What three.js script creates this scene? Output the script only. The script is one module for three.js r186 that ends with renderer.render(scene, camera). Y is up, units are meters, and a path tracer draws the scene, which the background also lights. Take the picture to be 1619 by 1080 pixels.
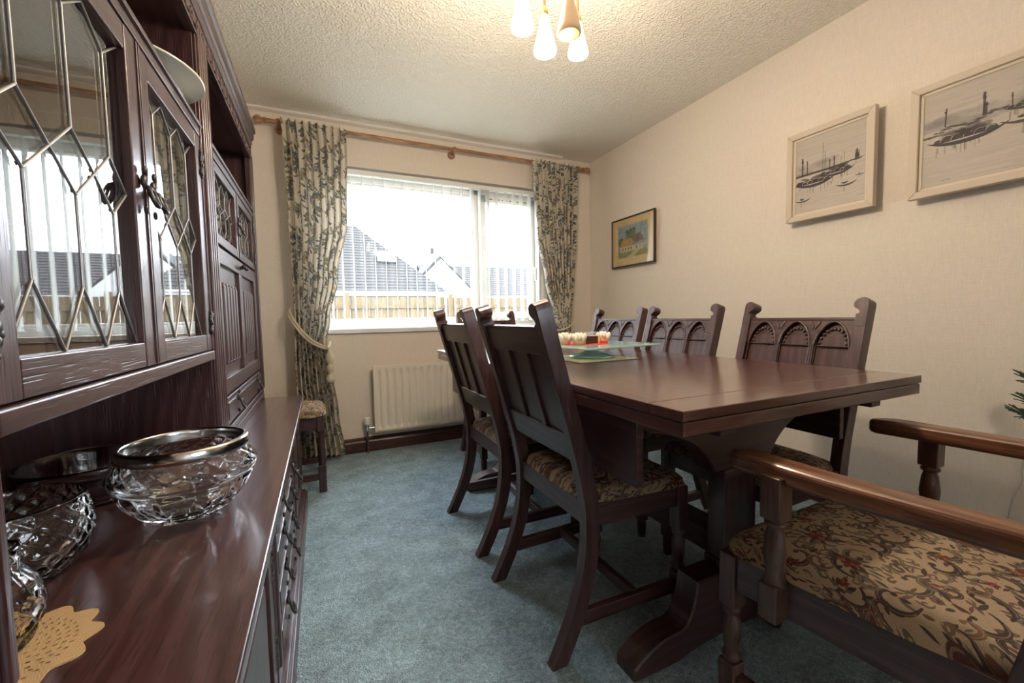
import * as THREE from 'three';
import { RoundedBoxGeometry } from 'three/addons/geometries/RoundedBoxGeometry.js';
import { mergeGeometries, mergeVertices } from 'three/addons/utils/BufferGeometryUtils.js';

// ---------------------------------------------------------------- camera, sky, exposure
const scene = new THREE.Scene();
const renderer = new THREE.WebGLRenderer({ antialias: true });
renderer.toneMapping = THREE.LinearToneMapping;
renderer.toneMappingExposure = 1.27;
renderer.shadowMap.enabled = true;
const camera = new THREE.PerspectiveCamera(THREE.MathUtils.radToDeg(2 * Math.atan(540 / 655)), 1619 / 1080, 0.02, 200);
camera.position.set(0, 1.0, 0);
camera.rotation.order = 'YXZ';
camera.rotation.set(THREE.MathUtils.degToRad(-3.41), THREE.MathUtils.degToRad(-24.7), THREE.MathUtils.degToRad(-1.1));
const SKY = 15.0;          // overcast sky brightness
const LAMP = 1.08;         // candela of each small lamp

// ---------------------------------------------------------------- random and noise
let seed = 12345;
const rnd = () => { seed = (seed + 0x6d2b79f5) | 0; let t = Math.imul(seed ^ (seed >>> 15), 1 | seed); t = (t + Math.imul(t ^ (t >>> 7), 61 | t)) ^ t; return ((t ^ (t >>> 14)) >>> 0) / 4294967296; };
const rr = (a, b) => a + (b - a) * rnd();
const lerp = (a, b, t) => a + (b - a) * t;
const clamp = (v, a = 0, b = 1) => Math.min(b, Math.max(a, v));
function lattice(nx, ny) {               // periodic value noise over the unit square
  const t = new Float32Array(nx * ny); for (let i = 0; i < t.length; i++) t[i] = rnd();
  return (u, v) => {
    u = (u - Math.floor(u)) * nx; v = (v - Math.floor(v)) * ny;
    const i = Math.floor(u), j = Math.floor(v); let a = u - i, b = v - j; a = a * a * (3 - 2 * a); b = b * b * (3 - 2 * b);
    const i1 = (i + 1) % nx, j1 = (j + 1) % ny, p = t[(j % ny) * nx + i % nx], q = t[(j % ny) * nx + i1], r = t[j1 * nx + i % nx], s = t[j1 * nx + i1];
    return lerp(lerp(p, q, a), lerp(r, s, a), b);
  };
}
function dataTex(w, h, f, srgb = true) {
  const d = new Uint8Array(w * h * 4);
  for (let y = 0; y < h; y++) for (let x = 0; x < w; x++) {
    const c = f((x + .5) / w, (y + .5) / h), o = (y * w + x) * 4, a = Array.isArray(c) ? c : [c, c, c];
    for (let k = 0; k < 3; k++) d[o + k] = Math.round(255 * clamp(a[k])); d[o + 3] = 255;
  }
  const t = new THREE.DataTexture(d, w, h); t.magFilter = THREE.LinearFilter; t.minFilter = THREE.LinearFilter;
  t.wrapS = t.wrapT = THREE.RepeatWrapping; if (srgb) t.colorSpace = THREE.SRGBColorSpace; t.needsUpdate = true; return t;
}
function canvasTex(w, h, draw) {
  const c = document.createElement('canvas'); c.width = w; c.height = h; draw(c.getContext('2d'), w, h);
  const t = new THREE.CanvasTexture(c); t.colorSpace = THREE.SRGBColorSpace; t.wrapS = t.wrapT = THREE.RepeatWrapping; return t;
}
const rep = (t, x, y = x) => { const c = t.clone(); c.repeat.set(x, y); c.needsUpdate = true; return c; };

// ---------------------------------------------------------------- sky (overcast, thin cloud)
{
  const n1 = lattice(8, 5), n2 = lattice(19, 11), W = 256, H = 128, d = new Float32Array(W * H * 4);
  for (let y = 0; y < H; y++) for (let x = 0; x < W; x++) {
    const u = x / W, v = y / H, c = .6 * n1(u, v) + .4 * n2(u, v), b = .86 + .28 * c, o = (y * W + x) * 4;
    d[o] = b * lerp(.86, .98, c); d[o + 1] = b * lerp(.96, 1.0, c); d[o + 2] = b * lerp(1.13, 1.04, c); d[o + 3] = 1;
  }
  const t = new THREE.DataTexture(d, W, H, THREE.RGBAFormat, THREE.FloatType); t.mapping = THREE.EquirectangularReflectionMapping; t.magFilter = THREE.LinearFilter; t.needsUpdate = true;
  scene.background = t; scene.backgroundIntensity = SKY;
}

// ---------------------------------------------------------------- object helpers
const taken = {};
const numbered = (n) => { const k = taken[n] = (taken[n] ?? -1) + 1; return k ? n + '_' + String(k).padStart(3, '0') : n; };
function fin(g, grain = 'a') {            // non-indexed, uv in metres; u runs along the grain
  if (g.index) g = g.toNonIndexed();
  if (!g.attributes.normal) g.computeVertexNormals();
  const p = g.attributes.position, uv = new Float32Array(p.count * 2);
  if (grain === 'a') { g.computeBoundingBox(); const s = g.boundingBox.getSize(new THREE.Vector3()); grain = s.x >= s.y && s.x >= s.z ? 'x' : s.y >= s.z ? 'y' : 'z'; }
  const a = grain === 'x' ? 0 : grain === 'y' ? 1 : 2, ou = rnd() * 3, ov = rnd() * 3;
  const A = new THREE.Vector3(), B = new THREE.Vector3(), C = new THREE.Vector3();
  for (let i = 0; i < p.count; i += 3) {
    A.fromBufferAttribute(p, i); B.fromBufferAttribute(p, i + 1); C.fromBufferAttribute(p, i + 2);
    const n = B.clone().sub(A).cross(C.clone().sub(A)).toArray().map(Math.abs), m = n[0] >= n[1] && n[0] >= n[2] ? 0 : n[1] >= n[2] ? 1 : 2;
    let ua = a, va = 3 - m - a; if (m === a) { ua = (a + 1) % 3; va = (a + 2) % 3; }
    [A, B, C].forEach((q, k) => { const c = q.toArray(); uv[(i + k) * 2] = c[ua] + ou; uv[(i + k) * 2 + 1] = c[va] + ov; });
  }
  g.setAttribute('uv', new THREE.BufferAttribute(uv, 2));
  for (const k of Object.keys(g.attributes)) if (!['position', 'normal', 'uv'].includes(k)) g.deleteAttribute(k);
  return g;
}
const bx = (w, h, d, x = 0, y = 0, z = 0, r = .003, grain) => {
  r = Math.min(r, w * .45, h * .45, d * .45);
  const g = r > 0 ? new RoundedBoxGeometry(w, h, d, 1, r) : new THREE.BoxGeometry(w, h, d);
  return fin(g, grain).translate(x, y, z);
};
const bb = (x0, x1, y0, y1, z0, z1, r = .003, grain) => bx(Math.abs(x1 - x0), Math.abs(y1 - y0), Math.abs(z1 - z0), (x0 + x1) / 2, (y0 + y1) / 2, (z0 + z1) / 2, r, grain);
const lathe = (pts, seg = 24, grain = 'y') => fin(new THREE.LatheGeometry(pts.map(([r, y]) => new THREE.Vector2(r, y)), seg), grain);
const tube = (pts, r, seg = 24, rs = 8, closed = false) => fin(new THREE.TubeGeometry(new THREE.CatmullRomCurve3(pts.map((p) => new THREE.Vector3(...p)), closed), seg, r, rs, closed));
const rod = (a, b, r, rs = 8) => { const A = new THREE.Vector3(...a), B = new THREE.Vector3(...b), L = A.distanceTo(B); const g = new THREE.CylinderGeometry(r, r, L, rs); g.applyQuaternion(new THREE.Quaternion().setFromUnitVectors(new THREE.Vector3(0, 1, 0), B.clone().sub(A).normalize())); g.translate(...A.add(B).multiplyScalar(.5).toArray()); return fin(g); };
const ball = (r, x, y, z, sx = 1, sy = 1, sz = 1, ws = 10, hs = 7) => fin(new THREE.SphereGeometry(r, ws, hs).scale(sx, sy, sz)).translate(x, y, z);
const shapeOf = (pts) => new THREE.Shape(pts.map(([x, y]) => new THREE.Vector2(x, y)));
const extr = (shape, depth, bevel = 0, grain, curve = 8, bs = 1) => fin(new THREE.ExtrudeGeometry(shape, { depth: depth - 2 * bevel, bevelEnabled: bevel > 0, bevelThickness: bevel, bevelSize: bevel, bevelOffset: -bevel, bevelSegments: bs, curveSegments: curve }).translate(0, 0, bevel), grain);
function mesh(name, geos, mat) {
  const g = Array.isArray(geos) ? (geos.length > 1 ? mergeGeometries(geos) : geos[0]) : geos;
  const m = new THREE.Mesh(g, mat); m.name = name; m.castShadow = m.receiveShadow = true; return m;
}
function part(name, geos, mat, parent, label) { const m = mesh(name, geos, mat); parent.add(m); if (label) m.userData.label = label; return m; }
function tag(o, label, category, group) { o.userData.label = label; o.userData.category = category; if (group) o.userData.group = group; return o; }
function thing(name, label, category, pos = [0, 0, 0], turn = 0, group) { const o = new THREE.Group(); o.name = numbered(name); o.position.set(...pos); o.rotation.y = turn; scene.add(o); return tag(o, label, category, group); }
function single(name, geos, mat, label, category, group) { const m = mesh(numbered(name), geos, mat); scene.add(m); return tag(m, label, category, group); }
function struct(name, geos, mat, label) { const m = mesh(name, geos, mat); m.userData.kind = 'structure'; if (label) m.userData.label = label; scene.add(m); return m; }
function copy(o, pos, turn, label) { const c = o.clone(); c.name = numbered(o.name.replace(/_\d+$/, '')); c.position.set(...pos); c.rotation.y = turn; c.userData = { ...o.userData, label }; scene.add(c); return c; }

// ---------------------------------------------------------------- textures
const woodTone = (() => {
  const w1 = lattice(3, 4), w2 = lattice(6, 40), w3 = lattice(30, 256), w4 = lattice(9, 160);
  return (u, v) => {
    const bend = w1(u, v) * 2.6 + w2(u, v) * .25, ring = .5 + .5 * Math.sin((v * 13 + bend) * Math.PI * 2);
    const pore = w3(u, v), streak = w4(u, v);
    return { ring, pore, streak };
  };
})();
const woodMap = dataTex(1024, 1024, (u, v) => { const { ring, pore, streak } = woodTone(u, v); const k = .70 + .16 * ring + .12 * streak - (pore > .72 ? .22 * (.4 + .6 * ring) : 0); return [k, k * lerp(.93, 1, ring), k * lerp(.88, 1, ring)]; });
const woodBump = dataTex(1024, 1024, (u, v) => { const { ring, pore, streak } = woodTone(u, v); return .75 + .1 * streak - (pore > .66 ? .6 * (pore - .66) / .34 * (.35 + .65 * ring) : 0); }, false);
const fineN = lattice(256, 256), midN = lattice(64, 64), bigN = lattice(12, 12), hugeN = lattice(4, 4);
const carpetMap = dataTex(1024, 1024, (u, v) => { const k = .80 + .12 * (fineN(u * 1, v * 1) - .5) * 2 + .07 * (midN(u, v) - .5) * 2 + .06 * (bigN(u, v) - .5) * 2 + .04 * (hugeN(u, v) - .5); return [k * .99, k, k]; });
const carpetBump = dataTex(1024, 1024, (u, v) => .55 * fineN(u, v) + .25 * fineN(u * 2 + .37, v * 2) + .35 * midN(u + .2, v), false);
const artexN = lattice(120, 120), artexM = lattice(64, 64), artexB = lattice(14, 14);
const artexBump = dataTex(1024, 1024, (u, v) => { const a = artexN(u, v), b = artexM(u, v); return clamp((a - .35) * 1.8) * .7 + b * .3; }, false);
const paperN = lattice(8, 200), paperM = lattice(200, 8), paperD = lattice(90, 90);
const paperBump = dataTex(512, 512, (u, v) => .4 * paperN(u, v) + .4 * paperM(u, v) + .5 * paperD(u, v), false);
const paperMap = dataTex(512, 512, (u, v) => { const k = .95 + .035 * (paperN(u, v) - .5) + .035 * (paperM(u, v) - .5) + .03 * (paperD(u, v) - .5); return [k, k, k]; });
const weaveBump = dataTex(512, 512, (u, v) => .5 + .25 * Math.sin(u * Math.PI * 2 * 90) * Math.cos(v * Math.PI * 2 * 45) + .2 * fineN(u, v), false);
// wrapped drawing for repeating cloth
function wrap(ctx, W, H, x, y, r, f) { for (const dx of [-W, 0, W]) for (const dy of [-H, 0, H]) if (x + dx > -r && x + dx < W + r && y + dy > -r && y + dy < H + r) { ctx.save(); ctx.translate(x + dx, y + dy); f(); ctx.restore(); } }
function scroll(ctx, r, dir, col, wdt) {   // a C scroll, thick in the middle
  ctx.fillStyle = col; ctx.beginPath(); const N = 40, out = [], inn = [];
  for (let i = 0; i <= N; i++) { const t = i / N, a = t * 5.2 * dir, R = r * Math.exp(-1.5 * t), w = wdt * Math.sin(Math.PI * clamp(t * .92 + .06)) * (1 - .45 * t) + 1; out.push([Math.cos(a) * (R + w), Math.sin(a) * (R + w)]); inn.push([Math.cos(a) * (R - w), Math.sin(a) * (R - w)]); }
  [...out, ...inn.reverse()].forEach(([x, y], i) => i ? ctx.lineTo(x, y) : ctx.moveTo(x, y)); ctx.fill();
  if (wdt > 8) { ctx.strokeStyle = 'rgba(178,150,116,.55)'; ctx.lineWidth = wdt * .28; ctx.beginPath(); for (let i = 4; i <= 30; i++) { const t = i / N, a = t * 5.2 * dir, R = r * Math.exp(-1.5 * t) + wdt * .25; i > 4 ? ctx.lineTo(Math.cos(a) * R, Math.sin(a) * R) : ctx.moveTo(Math.cos(a) * R, Math.sin(a) * R); } ctx.stroke(); }
  ctx.beginPath(); ctx.arc(Math.cos(5.2 * dir) * r * .223, Math.sin(5.2 * dir) * r * .223, wdt * .75, 0, 7); ctx.fill();
}
function leaf(ctx, L, w, col) { ctx.fillStyle = col; ctx.beginPath(); ctx.moveTo(0, 0); ctx.bezierCurveTo(L * .3, -w, L * .7, -w * .8, L, 0); ctx.bezierCurveTo(L * .7, w * .5, L * .3, w * .7, 0, 0); ctx.fill(); }
function flower(ctx, r, cols) { for (let k = 0; k < 9; k++) { ctx.fillStyle = cols[k % cols.length]; const a = k * 2.4, d = r * (.25 + .6 * (k / 9)); ctx.beginPath(); ctx.ellipse(Math.cos(a) * d, Math.sin(a) * d, r * .38, r * .26, a, 0, 7); ctx.fill(); } }
const tapestry = canvasTex(1024, 1024, (c, W, H) => {
  c.fillStyle = '#ab947a'; c.fillRect(0, 0, W, H);
  const dark = ['#44342f', '#4c3b35', '#4d443c', '#3f3230', '#523433'], mid = ['#6e5a48', '#655d4d', '#775a47', '#694b40', '#716455'], red = ['#5f2a29', '#7a3c32', '#69302d', '#93583a'];
  const pick = (a) => a[Math.floor(rnd() * a.length)], n = 5;
  for (let j = 0; j < n; j++) for (let i = 0; i < n; i++) {
    const x = (i + .5 + (j % 2) * .5) * W / n + ((i * 37 + j * 53) % 11 - 5) * 5, y = (j + .5) * H / n + ((i * 61 + j * 29) % 11 - 5) * 5, kind = (i * 2 + j * 3) % 5;
    wrap(c, W, H, x, y, 260, () => {
      const keep = seed; seed = 900 + i * 31 + j * 77; c.rotate((i * 2.1 + j * 1.3) % 6.28);
      for (let k = 0; k < 16; k++) { c.save(); c.rotate(rr(0, 6.28)); c.translate(rr(25, 105), 0); c.rotate(rr(-1, 1)); leaf(c, rr(34, 74), rr(10, 20), pick(rnd() < .55 ? mid : dark)); c.restore(); }
      const flip = rnd() < .5 ? 1 : -1;
      scroll(c, rr(88, 108), flip, pick(dark), rr(15, 20)); c.save(); c.rotate(2.4); c.translate(rr(50, 80), 20); scroll(c, rr(56, 76), -flip, pick(mid), rr(11, 15)); c.restore(); c.save(); c.rotate(4.4); c.translate(rr(70, 95), -10); scroll(c, rr(42, 58), flip, pick(dark), 10); c.restore();
      for (let k = 0; k < 5; k++) { c.save(); c.rotate(k * 1.1 + .4); c.translate(rr(85, 120), rr(-20, 20)); scroll(c, rr(22, 34), k % 2 ? 1 : -1, pick(mid), 7); c.restore(); }
      if (kind === 0) { flower(c, rr(46, 60), red); for (let k = 0; k < 8; k++) { c.save(); c.rotate(k * .79); c.translate(48, 0); leaf(c, 44, 16, pick(dark)); c.restore(); } }
      if (kind === 2) { c.translate(60, 40); flower(c, rr(24, 36), red); }
      seed = keep;
    });
  }
  const im = c.getImageData(0, 0, W, H), d = im.data;
  for (let i = 0; i < d.length; i += 4) { const x = (i / 4) % W, y = Math.floor(i / 4 / W), k = .90 + .07 * ((x + y * 3) % 5 < 2 ? 1 : 0) + .22 * (rnd() - .5); d[i] *= k; d[i + 1] *= k; d[i + 2] *= k; }
  c.putImageData(im, 0, 0);
});
const chintz = canvasTex(1024, 1024, (c, W, H) => {
  c.fillStyle = '#d9d0c0'; c.fillRect(0, 0, W, H);
  const blue = ['#68707a', '#757c86', '#5c646f', '#828890'], green = ['#6d6f5d', '#7d7e6b', '#5b5e50', '#86826c', '#77705e'], warm = ['#a5926f', '#938268', '#ab9a78'];
  const pick = (a) => a[Math.floor(rnd() * a.length)], n = 5;
  for (let j = 0; j < n; j++) for (let i = 0; i < n; i++) {
    const x = (i + rr(.1, .9)) * W / n, y = (j + rr(.1, .9)) * H / n, ang = rr(0, 6.28), s = Math.floor(rnd() * 1e6);
    wrap(c, W, H, x, y, 240, () => {
      const keep = seed; seed = s; c.rotate(ang);
      c.strokeStyle = pick(green); c.lineWidth = 8; c.beginPath(); c.moveTo(-140, 0); c.bezierCurveTo(-50, -80, 50, 80, 140, 0); c.stroke();
      for (let k = 0; k < 12; k++) { c.save(); const t = -130 + k * 23; c.translate(t, Math.sin(t / 45) * 26); c.rotate(rr(-1.0, 1.0) + (k % 2 ? 1.5 : -1.5)); leaf(c, rr(50, 110), rr(16, 30), pick(rnd() < .36 ? blue : rnd() < .8 ? green : warm)); c.restore(); }
      if (rnd() < .75) { c.translate(rr(-30, 30), rr(-30, 30)); for (let k = 0; k < 8; k++) { c.save(); c.rotate(k * .785); c.translate(12, 0); leaf(c, rr(44, 66), 20, pick(rnd() < .6 ? blue : warm)); c.restore(); } c.fillStyle = '#8d7a5c'; c.beginPath(); c.arc(0, 0, 14, 0, 7); c.fill(); }
      seed = keep;
    });
  }
});

// ---------------------------------------------------------------- materials
const std = (o) => new THREE.MeshStandardMaterial(o), phy = (o) => new THREE.MeshPhysicalMaterial(o);
const lin = (r, g, b) => new THREE.Color().setRGB(r, g, b);
const woodM = (r, g, b, rough, coat = 0, bump = .0006) => phy({ color: lin(r, g, b), map: rep(woodMap, 1.0, 2.2), bumpMap: rep(woodBump, 1.0, 2.2), bumpScale: bump, roughness: rough, clearcoat: coat, clearcoatRoughness: .16 });
const M = {
  oak: woodM(.075, .031, .031, .40, .45, .001),
  oakChair: woodM(.090, .039, .038, .42, .35),
  oakTop: woodM(.100, .040, .038, .30, .8, .0003),
  oakTable: woodM(.150, .056, .043, .30, 1, .00025),
  oakArm: woodM(.230, .098, .050, .40, .3),
  oakPost: woodM(.125, .058, .038, .42, .3),
  skirt: woodM(.090, .030, .026, .45, .2),
  pine: woodM(.50, .27, .13, .45, .2),
  wall: std({ color: lin(.83, .742, .640), map: rep(paperMap, 4.5), bumpMap: rep(paperBump, 4.5), bumpScale: .0004, roughness: .95 }),
  ceiling: std({ color: lin(.80, .76, .66), bumpMap: rep(artexBump, 1.25), bumpScale: .0045, roughness: .95 }),
  carpet: std({ color: lin(.49, .66, .74), map: rep(carpetMap, 1.4), bumpMap: rep(carpetBump, 1.4), bumpScale: .010, roughness: 1 }),
  white: phy({ color: lin(.82, .82, .80), roughness: .35 }),
  plaster: std({ color: lin(.80, .76, .70), roughness: .7 }),
  glass: phy({ color: lin(1, 1, 1), roughness: 0, transmission: 1, thickness: 0, ior: 1.5 }),
  crystal: phy({ color: lin(.98, .99, .98), roughness: .02, transmission: 1, thickness: .01, ior: 1.52 }),
  greenGlass: phy({ color: lin(.80, .96, .92), roughness: .04, transmission: 1, thickness: .01, ior: 1.5, attenuationColor: lin(.60, .92, .86), attenuationDistance: .10 }),
  plateGlass: phy({ color: lin(.72, .97, .94), roughness: .10, transmission: .65, thickness: .008, ior: 1.5 }),
  silver: phy({ color: lin(.72, .70, .68), metalness: 1, roughness: .16 }),
  iron: phy({ color: lin(.055, .050, .052), metalness: .6, roughness: .35 }),
  chrome: phy({ color: lin(.6, .6, .6), metalness: 1, roughness: .25 }),
  brass: phy({ color: lin(.62, .42, .20), metalness: 1, roughness: .3 }),
  lead: phy({ color: lin(.34, .33, .32), metalness: .8, roughness: .35 }),
  tapestry: std({ color: lin(1, 1, 1), map: rep(tapestry, 2.3), bumpMap: rep(weaveBump, 3), bumpScale: .0012, roughness: .95 }),
  curtain: phy({ color: lin(1, 1, 1), map: rep(chintz, 1.8), roughness: 1, transmission: .22, thickness: 0 }),
  rope: std({ color: lin(.72, .64, .48), bumpMap: rep(weaveBump, 12), bumpScale: .002, roughness: .9 }),
  radiator: phy({ color: lin(.80, .74, .64), roughness: .45 }),
  vane: phy({ color: lin(.74, .75, .69), roughness: .95, transmission: .14, thickness: 0 }),
  china: phy({ color: lin(.62, .62, .54), roughness: .18, clearcoat: .6 }),
  cork: std({ color: lin(.68, .54, .38), roughness: .8 }),
};

// ---------------------------------------------------------------- room shell
const RX0 = -.68, RX1 = 2.345, RZ0 = -3.286, RZ1 = 1.0, RH = 2.418, TH = .16;
const LZ = 4.6;            // far end of an unseen lounge added behind the camera to bring in daylight
struct('floor', fin(new THREE.BoxGeometry(RX1 - RX0 + .3, .1, LZ - RZ0 + .3), 'x').translate((RX0 + RX1) / 2, -.05, (RZ0 + LZ) / 2), M.carpet, 'teal green fitted carpet');
struct('ceiling', fin(new THREE.BoxGeometry(RX1 - RX0 + .3, .12, LZ - RZ0 + .3), 'x').translate((RX0 + RX1) / 2, RH + .06, (RZ0 + LZ) / 2), M.ceiling, 'textured cream ceiling');
struct('wall_right', bb(RX1, RX1 + TH, 0, RH, RZ0, RZ1, 0, 'z'), M.wall);
struct('wall_left', bb(RX0 - TH, RX0, 0, RH, RZ0, RZ1, 0, 'z'), M.wall);
const WX0 = -.06, WX1 = 1.87, WY0 = .90, WY1 = 2.12, WT = .26;
{
  const s = shapeOf([[RX0 - TH, 0], [RX1 + TH, 0], [RX1 + TH, RH], [RX0 - TH, RH]]); s.holes.push(new THREE.Path([[WX0, WY0], [WX0, WY1], [WX1, WY1], [WX1, WY0]].map(([x, y]) => new THREE.Vector2(x, y))));
  struct('wall_back', extr(s, WT, 0, 'x').translate(0, 0, RZ0 - WT), M.wall);
}
{
  struct('wall_front', extr(shapeOf([[RX0 - TH, 0], [.1, 0], [.1, 2.1], [1.75, 2.1], [1.75, 0], [RX1 + TH, 0], [RX1 + TH, RH], [RX0 - TH, RH]]), TH, 0, 'x').translate(0, 0, RZ1), M.wall, 'wall with a wide archway added to let in fill daylight');  // archway is added, out of view, so daylight fills the dining room
  const z0 = RZ1 + TH, s = shapeOf([[z0, 0], [LZ, 0], [LZ, RH], [z0, RH]]), a = 2.0, b = 4.2, y0 = .35, y1 = 2.12;
  s.holes.push(new THREE.Path([[a, y0], [a, y1], [b, y1], [b, y0]].map(([x, y]) => new THREE.Vector2(x, y))));
  struct('wall_added_lounge_right', extr(s, TH, 0, 'x').rotateY(-Math.PI / 2).translate(RX1 + TH, 0, 0), M.wall);  // lounge walls are added, unseen, to bounce daylight through the archway
  struct('wall_added_lounge_left', bb(RX0 - TH, RX0, 0, RH, RZ1, LZ, 0, 'z'), M.wall);
  struct('wall_added_lounge_end', bb(RX0 - TH, RX1 + TH, 0, RH, LZ, LZ + TH, 0, 'x'), M.wall);
  const d = new THREE.Group(); d.name = 'window_2'; d.userData.kind = 'structure'; d.userData.label = 'wide white window added unseen behind the viewer for fill daylight'; scene.add(d);  // invented window, out of view, lighting the room from behind the camera
  const x0 = RX1 + .05, x1 = RX1 + .11, m = (a + b) / 2;
  for (const [p, q] of [[a, m], [m, b]]) { part('casement', [bb(x0, x1, y0, y1, p, p + .06, .004), bb(x0, x1, y0, y1, q - .06, q, .004), bb(x0, x1, y0, y0 + .06, p, q, .004), bb(x0, x1, y1 - .06, y1, p, q, .004)], M.white, d); part('pane', bb(x0 + .028, x0 + .032, y0 + .05, y1 - .05, p + .05, q - .05, 0), M.glass, d); }
}
const skirtShape = shapeOf([[0, 0], [.018, 0], [.018, .075], [.012, .085], [.012, .1], [0, .11]]);
struct('baseboard_back', extr(skirtShape, RX1 - RX0, 0, 'z').rotateY(-Math.PI / 2).translate(RX1, 0, RZ0), M.skirt, 'dark red brown wooden skirting');
struct('baseboard_right', extr(skirtShape, RZ1 - RZ0 - .02, 0, 'z').rotateY(Math.PI).translate(RX1, 0, RZ1), M.skirt, 'dark red brown wooden skirting');
struct('trim_1', extr(shapeOf([[0, 0], [.052, 0], [.05, -.006], [.04, -.011], [.022, -.012], [0, -.014]]), 2.62, 0, 'z').rotateY(-Math.PI / 2).translate(2.02, RH, RZ0), M.plaster, 'smooth plaster band along the ceiling edge');

// window: white plastic frame, one wide fixed pane and one opening sash
{
  const w = new THREE.Group(); w.name = 'window_1'; w.userData.kind = 'structure'; w.userData.label = 'white plastic window with one wide pane and one opening sash'; scene.add(w);
  const z0 = -3.485, z1 = -3.415, f = .055, X0 = WX0, X1 = WX1, Y0 = WY0 + .035, Y1 = WY1 - .02;
  part('window_frame', [bb(X0, X1, Y0, Y0 + f, z0, z1, .006), bb(X0, X1, Y1 - f, Y1, z0, z1, .006), bb(X0, X0 + f, Y0, Y1, z0, z1, .006), bb(X1 - f, X1, Y0, Y1, z0, z1, .006), bb(1.225, 1.285, Y0, Y1, z0, z1, .006)], M.white, w);
  const bead = (a, b, y0, y1, t, zz) => [bb(a, b, y0, y0 + t, z0 + .01, zz, .005), bb(a, b, y1 - t, y1, z0 + .01, zz, .005), bb(a, a + t, y0, y1, z0 + .01, zz, .005), bb(b - t, b, y0, y1, z0 + .01, zz, .005)];
  part('glazing_bead', bead(X0 + f, 1.225, Y0 + f, Y1 - f, .018, z1 - .012), M.white, w);
  const sash = part('opening_sash', bead(1.275, X1 - f + .01, Y0 + f - .01, Y1 - f + .01, .062, z1 + .016), M.white, w);
  part('window_handle', [bx(.022, .07, .012, X1 - f - .02, 1.42, z1 + .022, .004), bx(.018, .018, .03, X1 - f - .02, 1.435, z1 + .04, .004), bx(.016, .12, .014, X1 - f - .02, 1.385, z1 + .055, .005)], M.white, sash);
  for (let k = 0; k < 6; k++) part('vent_slot', bx(.05, .009, .006, 1.375 + k * .07, Y1 - f - .022, z1 + .016, .001), std({ color: lin(.25, .25, .22), roughness: .8 }), sash);
  part('pane', bb(X0 + f + .01, 1.23, Y0 + f + .01, Y1 - f - .01, -3.452, -3.448, 0), M.glass, w);
  part('pane', bb(1.33, X1 - f - .045, Y0 + f + .045, Y1 - f - .045, -3.452, -3.448, 0), M.glass, w);
  part('window_sill', bb(X0 - .04, X1 + .04, .905, .935, -3.42, -3.255, .006), M.white, w);
}
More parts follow.
